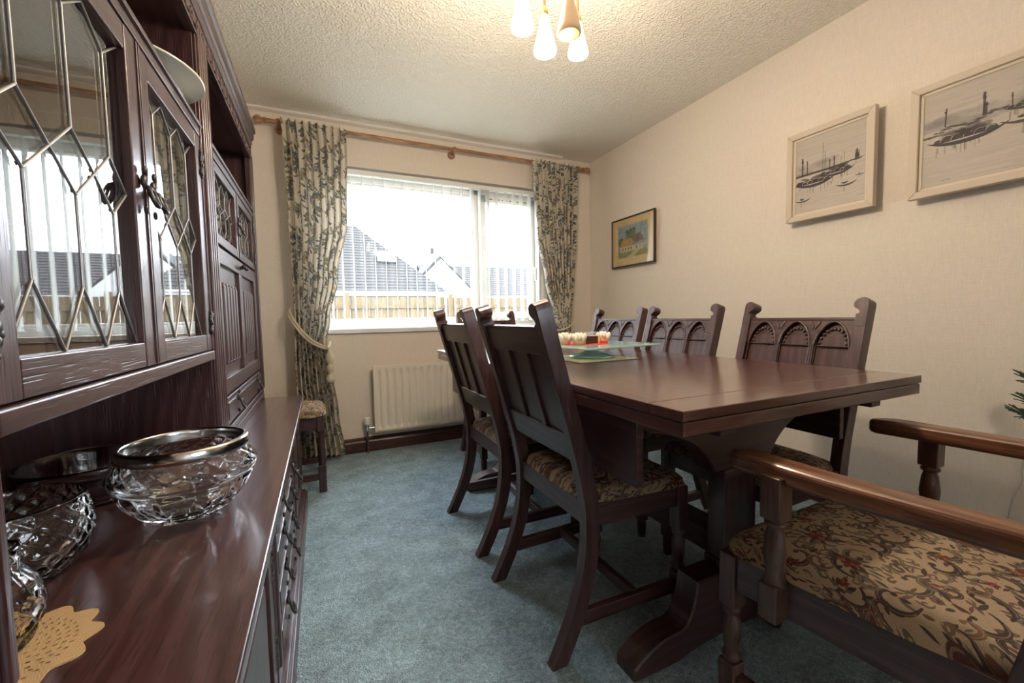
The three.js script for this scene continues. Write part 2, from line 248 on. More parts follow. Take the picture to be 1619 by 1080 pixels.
// ---------------------------------------------------------------- world outside
{
  const render = std({ color: lin(.16, .155, .14), roughness: .95 }), white = std({ color: lin(.32, .32, .31), roughness: .9 }), tile = std({ color: lin(.018, .0175, .0165), roughness: .9 }), fenceW = [woodM(.115, .086, .036, .85), woodM(.098, .075, .034, .85), woodM(.128, .096, .041, .85)];
  struct('ground', mergeGeometries([bb(-40, 50, -.5, -.3, -60, -3.6, 0, 'x'), bb(2.6, 50, -.5, -.3, -3.6, 30, 0, 'x')]), std({ color: lin(.16, .17, .15), roughness: 1 }), 'garden paving outside the window');
  const f = thing('garden_fence', 'yellow timber closeboard fence across the garden outside the window', 'fence', [0, -.3, -11]);
  for (let k = 0; k < 96; k++) part('board', bx(.136, 1.86 + .02 * Math.sin(k * 7.1), .02, -3 + k * .15, .93, .02 * (k % 2), .002, 'y'), fenceW[(k * 7) % 3], f);
  for (const y of [.35, 1.62]) part('rail', bx(14.4, .09, .045, 4.1, y, .05, .004), fenceW[1], f);
  for (let k = 0; k < 6; k++) part('post', bx(.1, 1.95, .1, -2 + k * 2.6, .975, .11, .006), fenceW[0], f);
  // stepped tile courses on a slope: polygon between eave and ridge, given as left/right x at each end
  const slope = (xl0, xr0, xl1, xr1, y0, z0, y1, z1, n) => {
    const gs = [];
    for (let k = 0; k < n; k++) {
      const a = k / n, b = (k + 1) / n, lift = .05, v = (t, xa, xb, up) => [[lerp(xl0, xl1, t), lerp(y0, y1, t) + up, lerp(z0, z1, t)], [lerp(xr0, xr1, t), lerp(y0, y1, t) + up, lerp(z0, z1, t)]];
      const [p0, p1] = v(a, 0, 0, lift), [q0, q1] = v(b, 0, 0, 0), [r0, r1] = v(a, 0, 0, -.03), tri = [...p0, ...p1, ...q1, ...p0, ...q1, ...q0, ...r0, ...r1, ...p1, ...r0, ...p1, ...p0];
      const g = new THREE.BufferGeometry(); g.setAttribute('position', new THREE.Float32BufferAttribute(tri, 3)); g.computeVertexNormals(); gs.push(fin(g, 'x'));
    }
    return gs;
  };
  const tri = (...pts) => { const g = new THREE.BufferGeometry(); g.setAttribute('position', new THREE.Float32BufferAttribute(pts.flat(), 3)); g.computeVertexNormals(); return fin(g, 'x'); };
  const h = thing('bungalow', 'bungalow with grey hipped tile roof and skylight beyond the fence', 'house');
  part('house_wall', bb(-9.6, 5.9, -.3, 2.35, -29.6, -22.4, 0, 'x'), render, h);
  part('roof', [...slope(-10, 6.3, -6, 2.0, 2.42, -22, 6.46, -26, 24), tri([6.3, 2.42, -22], [6.3, 2.42, -30], [2, 6.46, -26]), tri([6.3, 2.42, -30], [-10, 2.42, -30], [-6, 6.46, -26]), tri([6.3, 2.42, -30], [-6, 6.46, -26], [2, 6.46, -26]), tri([-10, 2.42, -30], [-10, 2.42, -22], [-6, 6.46, -26])], tile, h);
  part('fascia', bb(-10, 6.3, 2.2, 2.42, -22.06, -21.98, 0, 'x'), white, h);
  part('gutter', rod([-10, 2.36, -21.92], [6.3, 2.36, -21.92], .06), white, h);
  const sk = new THREE.Matrix4().makeRotationX(-Math.PI / 4 * 1.01).setPosition(3.42, 4.38, -23.86);
  part('skylight', [bx(.98, .90, .1, 0, 0, .06, .01).applyMatrix4(sk)], std({ color: lin(.05, .06, .07), roughness: .5 }), h);
  part('skylight_glass', [bx(.86, .78, .02, 0, 0, .115, .002).applyMatrix4(sk)], phy({ color: lin(.55, .65, .75), roughness: .08, metalness: .6 }), h);
  const h2 = thing('white_gabled_house', 'white rendered gable end with chimney right of the hipped roof', 'house');
  part('gable_wall', extr(shapeOf([[5.0, -.3], [12.0, -.3], [12.0, 2.08], [8.52, 5.5], [5.0, 2.08]]), 1.4, 0, 'x').translate(0, 0, -32.6), white, h2);
  part('roof', [extr(shapeOf([[12.4, 1.66], [12.4, 1.96], [8.52, 5.8], [4.7, 1.96], [4.7, 1.66], [8.52, 5.46]]), 4.5, 0, 'z').translate(0, 0, -35.9)], tile, h2);
  part('chimney', bb(7.9, 8.6, 4.96, 6.04, -33.1, -32.4, 0, 'y'), white, h2);
  part('chimney_pot', lathe([[.17, 0], [.15, .1], [.13, .45], [.16, .5]], 12).translate(8.25, 6.04, -32.75), tile, h2);
  const h3 = thing('long_bungalow', 'long low bungalow with grey tiled roof behind the white gable', 'house');
  part('house_wall', bb(9.5, 32, -.3, 2.9, -46, -38, 0, 'x'), white, h3);
  part('roof', [...slope(9.1, 33, 9.1, 33, 3.0, -37.5, 6.5, -42.5, 15), tri([9.1, 3.0, -47.5], [33, 6.5, -42.5], [33, 3.0, -47.5]), tri([9.1, 3.0, -47.5], [9.1, 6.5, -42.5], [33, 6.5, -42.5])], tile, h3);
  part('fascia', bb(9.1, 33, 2.7, 3.0, -37.6, -37.48, 0, 'x'), white, h3);
}
// ---------------------------------------------------------------- vertical blind, pole, curtains
{
  const b = thing('vertical_blind', 'white vertical blind with narrow fabric slats hanging in the window', 'blind');
  part('head_rail', bb(WX0 + .02, WX1 - .02, 2.07, 2.105, -3.36, -3.31, .006), M.white, b);
  const N = 24, zc = -3.335; const chain = [];
  for (let k = 0; k < N; k++) {
    const x = WX0 + .07 + k * (WX1 - WX0 - .14) / (N - 1), base = THREE.MathUtils.degToRad(k > 13 ? rr(2, 7) : rr(7, 11)), tw = THREE.MathUtils.degToRad(k > 13 ? rr(2, 6) : rr(-1, 1.5)), pos = [], H = 10, y0 = .968, y1 = 2.068;
    const P = (i, s) => { const t = i / H, a = base + tw * (1 - t) ; return [x + s * .0445 * Math.sin(a) * -1 + .003 * (1 - s * s), lerp(y0, y1, t), zc + s * .0445 * Math.cos(a)]; };
    for (let i = 0; i < H; i++) for (const [s0, s1] of [[-1, 0], [0, 1]]) pos.push(...P(i, s0), ...P(i, s1), ...P(i + 1, s1), ...P(i, s0), ...P(i + 1, s1), ...P(i + 1, s0));
    const g = new THREE.BufferGeometry(); g.setAttribute('position', new THREE.Float32BufferAttribute(pos, 3)); g.computeVertexNormals();
    const sl = part('slat', fin(g, 'y'), M.vane, b); const e = P(0, 1), e2 = P(0, -1);
    part('bottom_weight', rod([e[0], .969, e[2]], [e2[0], .969, e2[2]], .004, 6), M.white, sl); chain.push([e[0], .962, e[2]]);
  }
  part('bead_chain', tube(chain, .0016, 90, 5), M.white, b);
  const p = thing('curtain_pole', 'light wooden curtain pole with turned finials above the window', 'curtain pole');
  const py = 2.312, pz = -3.19;
  part('pole', rod([-.27, py, pz], [2.20, py, pz], .0135, 14), M.pine, p);
  for (const [x, s] of [[-.27, -1], [2.20, 1]]) part('finial', lathe([[.0, 0], [.018, 0], [.018, .012], [.011, .02], [.02, .03], [.026, .045], [.022, .06], [.012, .07], [0, .073]], 16).rotateZ(-s * Math.PI / 2).translate(x, py, pz), M.pine, p);
  for (const x of [-.20, 1.005, 2.16]) part('bracket', [rod([x, py, pz], [x, py - .012, RZ0 + .01], .011, 10), lathe([[0, 0], [.03, 0], [.03, .008], [.02, .018], [0, .02]], 16).rotateX(Math.PI / 2).translate(x, py - .012, RZ0), lathe([[.016, -.012], [.021, -.008], [.021, .008], [.016, .012]], 16).rotateZ(Math.PI / 2).translate(x, py, pz)], M.pine, p);
  // a draped curtain: rows of pleats whose left and right edges follow the tie back
  function curtain(name, label, prof, N, phase, tieY, flip) {
    const c = thing(name, label, 'curtain', [0, 0, 0], 0, 'floral curtains'), nu = N * 14, nv = 70, pos = [], uv = [], P = [];
    const edge = (y, k) => { for (let i = 0; i < prof.length - 1; i++) if (y <= prof[i][0] && y >= prof[i + 1][0]) { let t = (prof[i][0] - y) / (prof[i][0] - prof[i + 1][0]); t = t * t * (3 - 2 * t); return lerp(prof[i][k], prof[i + 1][k], t); } return prof[prof.length - 1][k]; };
    const top = prof[0][0], bot = prof[prof.length - 1][0];
    const wv = Array.from({ length: N + 2 }, () => rr(.75, 1.25)), sh = lattice(5, 9);
    for (let j = 0; j <= nv; j++) {
      const y = lerp(top, bot, j / nv), a = edge(y, 1), b2 = edge(y, 2), squeeze = clamp((b2 - a) / .42, .35, 1), row = [];
      for (let i = 0; i <= nu; i++) {
        const u = i / nu, ph = u * N * Math.PI * 2 + phase + .8 * (sh(u, j / nv * .9) - .5), cell = wv[Math.floor(u * N + phase / 6.283) % (N + 1)] ?? 1;
        const head = clamp((y - (top - .11)) / .11), amp = (.026 + .012 * (1 - squeeze)) * cell * (1 - .35 * head);
        const s = Math.sin(ph), zz = amp * (s + .25 * Math.sin(2 * ph + 1)) ;
        const ruff = head > .85 ? .008 * Math.sin(ph * 2.1) : 0;
        row.push([lerp(a, b2, u) + .010 * Math.cos(ph) * cell, y + ruff + (j === nv ? .01 * Math.sin(u * 5) : 0), -3.145 + zz]);
      }
      P.push(row);
    }
    for (let j = 0; j < nv; j++) for (let i = 0; i < nu; i++) {
      const q = [[i, j], [i, j + 1], [i + 1, j + 1], [i, j], [i + 1, j + 1], [i + 1, j]];
      for (const [ii, jj] of q) { pos.push(...P[jj][ii]); uv.push(ii / nu * 1.15 + (flip ? .37 : 0), -jj / nv * (top - bot)); }
    }
    let g = new THREE.BufferGeometry(); g.setAttribute('position', new THREE.Float32BufferAttribute(pos, 3)); g.setAttribute('uv', new THREE.Float32BufferAttribute(uv, 2));
    // smooth normals from the grid
    const nor = new Float32Array(pos.length), nn = (i, j) => { const A = P[j][Math.max(0, i - 1)], B = P[j][Math.min(nu, i + 1)], C = P[Math.max(0, j - 1)][i], D = P[Math.min(nv, j + 1)][i]; return new THREE.Vector3(B[0] - A[0], B[1] - A[1], B[2] - A[2]).cross(new THREE.Vector3(C[0] - D[0], C[1] - D[1], C[2] - D[2])).normalize(); };
    let o = 0; for (let j = 0; j < nv; j++) for (let i = 0; i < nu; i++) for (const [ii, jj] of [[i, j], [i, j + 1], [i + 1, j + 1], [i, j], [i + 1, j + 1], [i + 1, j]]) { const n = nn(ii, jj); nor[o++] = n.x; nor[o++] = n.y; nor[o++] = n.z; }
    g.setAttribute('normal', new THREE.BufferAttribute(nor, 3));
    part('cloth', g, M.curtain, c);
    return c;
  }
  const L = curtain('curtain', 'floral curtain left of the window, tied back with a tasselled cord', [[2.325, -.195, .205], [2.2, -.185, .205], [1.7, -.175, .19], [1.3, -.165, .115], [1.0, -.16, .05], [.86, -.165, .025], [.7, -.17, .045], [.35, -.17, .08], [.045, -.175, .115]], 9, 0, .9, false);
  part('tie_cord', [tube([[-.175, 1.09, -3.2], [-.185, 1.06, -3.13], [-.15, .985, -3.085], [-.08, .89, -3.075], [-.01, .835, -3.085], [.04, .815, -3.12], [.055, .85, -3.17]], .0085, 50, 8), tube([[-.178, 1.075, -3.19], [-.19, 1.04, -3.125], [-.155, .965, -3.082], [-.085, .872, -3.072], [-.012, .82, -3.083], [.036, .805, -3.115], [.055, .84, -3.165]], .0075, 50, 8)], M.rope, L, 'cream rope tieback');
  part('tassel', [lathe([[.006, .10], [.012, .085], [.024, .06], [.028, .035], [.02, .015], [.012, .0], [.022, -.012], [.026, -.03], [.02, -.05], [.01, -.062], [.02, -.075], [.03, -.10], [.026, -.125], [0, -.13]], 18).translate(.045, .70, -3.085), rod([.03, .825, -3.085], [.045, .80, -3.085], .006)], M.rope, L, 'turned cream tassel');
  const R = curtain('curtain', 'floral curtain in the corner right of the window', [[2.315, 1.655, 2.10], [2.2, 1.665, 2.095], [1.7, 1.70, 2.075], [1.3, 1.78, 2.045], [1.0, 1.875, 2.01], [.86, 1.905, 2.0], [.7, 1.89, 2.02], [.35, 1.84, 2.05], [.045, 1.80, 2.07]], 10, 1.0, .9, true);
  part('tie_cord', [tube([[2.02, .99, -3.19], [2.035, .965, -3.12], [2.0, .925, -3.085], [1.94, .89, -3.08], [1.885, .875, -3.10], [1.87, .88, -3.16]], .0085, 40, 8)], M.rope, R, 'cream rope tieback');
}
// ---------------------------------------------------------------- radiator
{
  const r = thing('radiator', 'cream panel radiator on the wall under the window', 'radiator', [0, 0, 0]);
  const x0 = .335, x1 = 1.565, y0 = .155, y1 = .655, zf = RZ0 + .085, prof = [], pitch = .0535, n = Math.floor((x1 - x0 - .06) / pitch);
  // fluted face made of rows: flat margins, grooves that fade out at top and bottom
  const nx = n * 10, ny = 22, P = [];
  for (let j = 0; j <= ny; j++) { const row = [], y = lerp(y0, y1, j / ny), fade = clamp((y - y0 - .03) / .018) * clamp((y1 - .035 - y) / .018); for (let i = 0; i <= nx; i++) { const x = lerp(x0, x1, i / nx), inn = clamp((x - x0 - .02) / .01) * clamp((x1 - .02 - x) / .01), t = ((x - x0 - .04) / pitch), g = Math.pow(.5 + .5 * Math.cos(t * Math.PI * 2), 2.2); row.push([x, y, zf - .015 * g * fade * inn]); } P.push(row); }
  const pos = []; for (let j = 0; j < ny; j++) for (let i = 0; i < nx; i++) pos.push(...P[j][i], ...P[j][i + 1], ...P[j + 1][i + 1], ...P[j][i], ...P[j + 1][i + 1], ...P[j + 1][i]);
  const g = new THREE.BufferGeometry(); g.setAttribute('position', new THREE.Float32BufferAttribute(pos, 3)); g.computeVertexNormals();
  part('front_panel', [fin(g, 'y'), bb(x0 + .001, x1 - .001, y0, y0 + .012, zf - .02, zf, .004), bb(x0 + .001, x1 - .001, y1 - .012, y1, zf - .02, zf + .001, .005), bb(x0, x0 + .012, y0, y1, zf - .02, zf + .001, .004), bb(x1 - .012, x1, y0, y1, zf - .02, zf + .001, .004), bb(x0 + .005, x1 - .005, y0 + .005, y1 - .005, zf - .045, zf - .022, .004)], M.radiator, r);
  for (const x of [x0 + .2, x1 - .23]) part('wall_bracket', bb(x, x + .03, .22, .6, RZ0 + .004, zf - .04, .003), M.radiator, r);
  const v = part('thermostat_valve', lathe([[0, .06], [.019, .058], [.021, .05], [.021, .012], [.016, .004], [.014, 0]], 18).translate(.283, .215, zf - .03), M.white, r, 'white thermostatic valve head');
  part('valve_body', [lathe([[.009, 0], [.014, .004], [.014, .04], [.011, .05]], 14).translate(.283, .165, zf - .03), rod([.283, .188, zf - .03], [.34, .188, zf - .03], .009, 10), rod([.325, .188, zf - .03], [.335, .188, zf - .03], .013, 8)], M.chrome, r);
  part('pipe', rod([.283, .0, zf - .03], [.283, .165, zf - .03], .0075, 10), std({ color: lin(.08, .05, .045), roughness: .5 }), r, 'dark painted feed pipe');
}
// ---------------------------------------------------------------- ornate hardware shared by the cabinets
const hingeGeo = (y0, y1, z, x, w = .016) => { const gs = [], n = 9; for (let k = 0; k < n; k++) { const t = k / (n - 1), r = .0045 + .003 * Math.abs(Math.sin(t * Math.PI * 3)); gs.push(ball(r, x, lerp(y0, y1, t), z + w * .35 * Math.sin(t * Math.PI * 4), .8, 1.3, 1.3, 8, 5)); } gs.push(bb(x - .003, x + .002, y0, y1, z - .003, z + .003, .001)); return gs; };
const dropPull = (y, z, x, s = 1, out = .0) => [ball(.011 * s, x, y + .02 * s, z, .5, 1.2, 1, 8, 6), ball(.007 * s, x + .002, y + .04 * s, z, .6, 1.2, 1, 8, 6), fin(new THREE.TorusGeometry(.0125 * s, .0042 * s, 6, 16).rotateY(Math.PI / 2).scale(1, 1.3, 1).rotateZ(.32 + out)).translate(x + .012 * s, y - .006 * s, z), ball(.006 * s, x, y - .03 * s, z, .6, 1.3, 1, 8, 6)];
// leaded light: glass pane, lead strips with upright bars, a crossing band and points at the ends
function leaded(parent, x, z0, z1, y0, y1, cols, lv) {
  const lr = cols > 3 ? .0014 : .0019;
  part('glass_pane', bb(x - .003, x, y0, y1, z1, z0, 0), M.glass, parent);
  const W = z0 - z1, s = W / cols, [a, b, c, d] = lv.map((t) => lerp(y0, y1, t)), gs = [], xr = x + .001, L = (p, q) => gs.push(rod([xr, p[0], p[1]], [xr, q[0], q[1]], lr, 6));
  const colZ = Array.from({ length: cols }, (_, i) => z0 - s * (i + .5));
  for (const zz of colZ) {
    L([a, zz], [b, zz]); L([c, zz], [d, zz]); for (const yy of [a, b, c, d]) gs.push(ball(lr * 1.35, xr, yy, zz, 1, 1, 1, 6, 5));
    for (const h of [-1, 1]) { const ze = zz + h * s / 2; L([a, zz], [y0, ze]); L([d, zz], [y1, ze]); const zn = zz + h * s, zc = clamp(zn, z1, z0), t = (zc - zz) / (zn - zz); if (zn > z0 + 1e-6 || zn < z1 - 1e-6) { L([b, zz], [lerp(b, c, t), zc]); L([c, zz], [lerp(c, b, t), zc]); } else { L([b, zz], [c, zn]); } }
  }
  part('lead_strips', gs, M.lead, parent);
}
const door4 = (x0, x1, y0, y1, z0, z1, st, rl = st) => [bb(x0, x1, y0, y1, z0 - st, z0, .003, 'y'), bb(x0, x1, y0, y1, z1, z1 + st, .003, 'y'), bb(x0, x1 - .001, y0, y0 + rl, z1 + st, z0 - st, .003, 'z'), bb(x0, x1 - .001, y1 - rl, y1, z1 + st, z0 - st, .003, 'z')];
// ---------------------------------------------------------------- sideboard (low cupboards with a long top)
const SBY = .60;
{
  const s = thing('sideboard', 'long dark oak sideboard with carved doors along the left wall', 'sideboard');
  const xf = -.135, zF = -2.48, zN = .52, xb = RX0 + .012;
  part('top', [bb(xb, -.100, SBY - .022, SBY, zF - .02, zN, .004, 'z')], M.oakTop, s);
  part('top_moulding', [bb(xb + .01, -.112, SBY - .034, SBY - .022, zF - .01, zN, .003, 'z'), bb(xb + .01, -.122, SBY - .046, SBY - .034, zF, zN, .003, 'z')], M.oak, s);
  part('body', [bb(xb + .01, xf - .016, .07, SBY - .046, zF, zN, .002, 'z')], M.oak, s);
  part('plinth', [bb(xb + .01, -.104, 0, .075, zF - .008, zN, .004, 'z'), bb(xb + .01, -.114, .075, .088, zF - .004, zN, .003, 'z')], M.oak, s);
  // fronts, from the window end towards the camera
  const doorAt = (z0, z1, hingeFar) => {
    const d = part('door', door4(xf - .016, xf + .004, .10, .50, z0, z1, .055, .05), M.oak, s);
    part('door_panel', [bb(xf - .016, xf - .008, .15, .45, z1 + .055, z0 - .055, .002, 'y'), bb(xf - .012, xf, .175, .425, z1 + .085, z0 - .085, .006, 'y')], M.oak, d);
    part('hinge', [...hingeGeo(.15, .23, hingeFar ? z1 - .008 : z0 + .008, xf + .004), ...hingeGeo(.37, .45, hingeFar ? z1 - .008 : z0 + .008, xf + .004)], M.iron, d);
    part('ring_handle', dropPull(.34, hingeFar ? z0 - .028 : z1 + .028, xf + .008, 1.25), M.iron, d, 'dark metal drop handle');
  };
  const drawerAt = (z0, z1, y0, y1) => {
    const d = part('drawer', [bb(xf - .016, xf + .002, y0, y1, z1, z0, .004, 'z'), bb(xf, xf + .008, y0 + .018, y1 - .018, z1 + .022, z0 - .022, .004, 'z')], M.oak, s);
    for (const t of [.25, .75]) part('drop_pull', dropPull((y0 + y1) / 2, lerp(z0, z1, t), xf + .012, 1.05), M.iron, d, 'dark metal drop handle');
  };
  const stile = (z0, z1) => {
    part('stile', [bb(xf - .016, xf + .006, .088, SBY - .046, z1, z0, .004, 'y'), bb(xf, xf + .012, .13, .50, (z0 + z1) / 2 - .012, (z0 + z1) / 2 + .012, .005, 'y')], M.oak, s);
    const gs = []; for (let k = 0; k < 6; k++) for (const h of [-1, 1]) gs.push(ball(.009, xf + .010, .505 + k * .0075, (z0 + z1) / 2 + h * (.006 + .012 * Math.sin(k * 1.3) ** 2), .8, 1, 1, 7, 5));
    part('carved_capital', gs, M.oak, s);
  };
  stile(-2.40, -2.48); doorAt(-1.965, -2.395, true); stile(-1.88, -1.96);
  drawerAt(-1.205, -1.875, .42, .50); drawerAt(-1.205, -1.875, .31, .41); drawerAt(-1.205, -1.875, .20, .30); drawerAt(-1.205, -1.875, .10, .19);
  part('frieze', [bb(xf - .016, xf + .004, .508, SBY - .046, -1.875, -1.205, .003, 'z'), bb(xf - .016, xf + .004, .508, SBY - .046, -2.395, -1.965, .003, 'z'), bb(xf - .016, xf + .004, .508, SBY - .046, -1.115, -.205, .003, 'z')], M.oak, s);
  stile(-1.12, -1.20); doorAt(-.665, -1.112, true); doorAt(-.212, -.660, false); stile(-.125, -.205);
  drawerAt(.50, -.12, .32, .50); drawerAt(.50, -.12, .10, .31);
}
// ---------------------------------------------------------------- display hutch standing on the sideboard
{
  const h = thing('display_hutch', 'tall dark oak display hutch with leaded glass doors on the sideboard', 'display cabinet');
  const xf = -.295, xb = RX0 + .014, y0 = SBY, Y1 = 1.86, zT = -2.545, zN = .50, ledge = 1.57;
  const back = part('back_panel', bb(xb, xb + .012, y0, Y1, zT + .02, zN, 0, 'y'), M.oak, h);
  for (const [n, z] of [['side_panel', zT + .012], ['side_panel', -1.50], ['side_panel', -.56], ['side_panel', zN - .012]]) part(n, bb(xb, xf - .004, y0, Y1, z - .012, z + .012, .002, 'y'), M.oak, h);
  part('shelf', bb(xb + .012, xf - .01, ledge - .024, ledge - .002, zT + .02, zN - .02, .002, 'z'), M.oak, h);
  part('top_board', bb(xb + .012, xf - .012, Y1 - .022, Y1 - .002, zT + .02, zN - .02, .002, 'z'), M.oak, h);
  part('niche_ceiling', bb(xb + .012, xf - .022, .895, .916, -1.488, -.572, .002, 'z'), M.oak, h);
  part('bottom_rail', bb(xf - .022, xf + .006, .890, .918, -1.488, -.572, .004, 'z'), M.oak, h);
  part('ledge', [bb(xf - .03, xf + .002, 1.535, ledge - .012, -1.488, -.572, .003, 'z'), bb(xf - .03, xf + .008, ledge - .012, ledge, -1.488, -.572, .003, 'z'), bb(xf - .03, xf + .002, 1.535, ledge - .012, zT + .03, -1.60, .003, 'z'), bb(xf - .03, xf + .008, ledge - .012, ledge, zT + .03, -1.60, .003, 'z'), bb(xf - .03, xf + .008, 1.535, ledge, -.45, zN - .03, .003, 'z')], M.oak, h);
  // reeded pilasters
  for (const [a, b] of [[-1.492, -1.602], [-.458, -.568], [zT + .052, zT]]) { const gs = [bb(xf - .02, xf + .004, y0, Y1, b, a, .003, 'y')]; const n = Math.round((a - b) / .026); for (let k = 0; k < n; k++) { const z = lerp(a, b, (k + .5) / n); gs.push(bb(xf, xf + .011, y0 + .05, Y1 - .01, z - .0085, z + .0085, .0075, 'y')); } part('pilaster', gs, M.oak, h); }
  // frieze with carved S scrolls, then cornice
  const fr = part('frieze', [bb(xf - .02, xf + .004, 1.825, 1.90, zT, zN, .003, 'z'), bb(xf, xf + .008, 1.825, 1.833, zT, zN, .002, 'z'), bb(xf, xf + .008, 1.892, 1.90, zT, zN, .002, 'z')], M.oak, h);
  const carve = []; for (let z = -2.50; z < -1.0; z += .062) { carve.push(tube([[xf + .004, 1.846, z - .026], [xf + .005, 1.878, z - .018], [xf + .005, 1.862, z], [xf + .005, 1.846, z + .018], [xf + .004, 1.878, z + .026]], .0042, 14, 5), ball(.006, xf + .004, 1.872, z + .008, .7, 1, 1, 7, 5), ball(.005, xf + .004, 1.851, z - .01, .7, 1, 1, 7, 5)); }
  part('carved_scrolls', carve, M.oak, fr);
  const prof = [[0, 1.90], [.010, 1.90], [.010, 1.915], [.016, 1.925], [.016, 1.938], [.022, 1.945], [.026, 1.960], [.026, 1.975], [.034, 1.982], [.034, 2.0], [0, 2.0]];
  part('cornice', [extr(shapeOf(prof.map(([a, b]) => [a + xf - .008, b])), zN - zT + .034, 0, 'z').translate(0, 0, zT - .034), bb(xb, xf, 1.90, 2.0, zT - .03, zN, .002, 'z')], M.oak, h);
  // centre glazed doors
  const mk = (z0, z1, ya, yb, cols, lv, st, rl) => { const d = part('glazed_door', [...door4(xf - .024, xf, ya, yb, z0, z1, st, rl), bb(xf - .004, xf + .003, ya + .004, yb - .004, z0 - .006, z0 - .001, .001, 'y'), bb(xf - .004, xf + .003, ya + .004, yb - .004, z1 + .001, z1 + .006, .001, 'y')], M.oak, h); leaded(d, xf - .014, z0 - st, z1 + st, ya + rl, yb - rl, cols, lv); return d; };
  const lv = [.17, .42, .60, .92];
  const dl = mk(-.574, -1.030, .920, 1.533, 3, lv, .052, .046), dr = mk(-1.033, -1.486, .920, 1.533, 3, lv, .052, .046);
  part('hinge', [...hingeGeo(.97, 1.03, -1.478, xf + .003), ...hingeGeo(1.42, 1.49, -1.478, xf + .003)], M.iron, dr); part('hinge', [...hingeGeo(.97, 1.03, -.582, xf + .003), ...hingeGeo(1.42, 1.49, -.582, xf + .003)], M.iron, dl);
  part('drop_handle', dropPull(1.245, -1.008, xf + .006, 1.05), M.iron, dl, 'dark metal drop handle'); part('drop_handle', dropPull(1.245, -1.055, xf + .006, 1.05), M.iron, dr, 'dark metal drop handle');
  // tower by the window: small glazed pair, linenfold pair, drawer
  const t1 = mk(-1.612, -2.052, 1.262, 1.533, 4, [.2, .42, .6, .82], .040, .034), t2 = mk(-2.055, -2.492, 1.262, 1.533, 4, [.2, .42, .6, .82], .040, .034);
  part('hinge', [...hingeGeo(1.29, 1.35, -1.62, xf + .003), ...hingeGeo(1.445, 1.505, -1.62, xf + .003)], M.iron, t1); part('hinge', [...hingeGeo(1.29, 1.35, -2.486, xf + .003), ...hingeGeo(1.445, 1.505, -2.486, xf + .003)], M.iron, t2);
  part('drop_handle', dropPull(1.385, -2.035, xf + .006, .9), M.iron, t1); part('drop_handle', dropPull(1.385, -2.072, xf + .006, .9), M.iron, t2);
  const fold = (za, zb, y0, y1) => { const gs = [], n = 5, w = (za - zb) / n; for (let k = 0; k < n; k++) { const z = za - w * (k + .5); gs.push(bb(xf - .014, xf - .002, y0 + .02, y1 - .02, z - w * .32, z + w * .32, w * .28, 'y')); gs.push(ball(w * .30, xf - .012, y1 - .018, z, .6, .5, 1, 8, 5), ball(w * .30, xf - .012, y0 + .018, z, .6, .5, 1, 8, 5)); } return gs; };
  const fall = part('fall_front', [...door4(xf - .022, xf, .755, 1.252, -1.612, -2.492, .058, .055), bb(xf - .022, xf, .81, 1.197, -2.085, -2.02, .003, 'y')], M.oak, h);
  for (const [a, b] of [[-1.67, -2.02], [-2.085, -2.434]]) part('linenfold_panel', [bb(xf - .022, xf - .014, .81, 1.197, b, a, 0, 'y'), ...fold(a - .04, b + .04, .84, 1.15)], M.oak, fall, 'carved linenfold panel');
  part('key_pull', [rod([xf, 1.225, -2.05], [xf + .02, 1.225, -2.05], .006), rod([xf + .018, 1.225, -2.015], [xf + .018, 1.225, -2.085], .005), ball(.009, xf + .018, 1.225, -2.085, 1, 1, 1), ball(.009, xf + .018, 1.225, -2.015, 1, 1, 1)], M.iron, fall);
  const dw = part('drawer', [bb(xf - .022, xf + .002, .655, .748, -2.492, -1.612, .004, 'z'), bb(xf, xf + .007, .672, .732, -2.47, -1.634, .004, 'z')], M.oak, h);
  for (const z of [-1.80, -2.30]) part('drop_pull', dropPull(.705, z, xf + .01, 1.0), M.iron, dw);
  part('base_moulding', [bb(xf - .02, xf + .012, y0, .630, zT + .05, -1.602, .004, 'z'), bb(xf - .02, xf + .007, .630, .650, zT + .05, -1.602, .004, 'z')], M.oak, h);
  // matching tower beside the camera, plain doors
  part('tower_front', [bb(xf - .022, xf, y0, 1.533, -.456, zN - .02, .003, 'y')], M.oak, h);
}
// crockery on the upper shelf
{
  const pl = [[0, .0], [.06, .001], [.105, .006], [.125, .020], [.165, .030], [.168, .034], [.163, .035], [.122, .026], [.100, .011], [.055, .006], [0, .006]];
  const g = lathe(pl, 48, 'x').scale(.90, 1.15, 1);
  single('serving_platter', g.translate(-.396, 1.570, -1.315), M.china, 'pale oval serving platter poking out from the open upper shelf', 'platter');
}
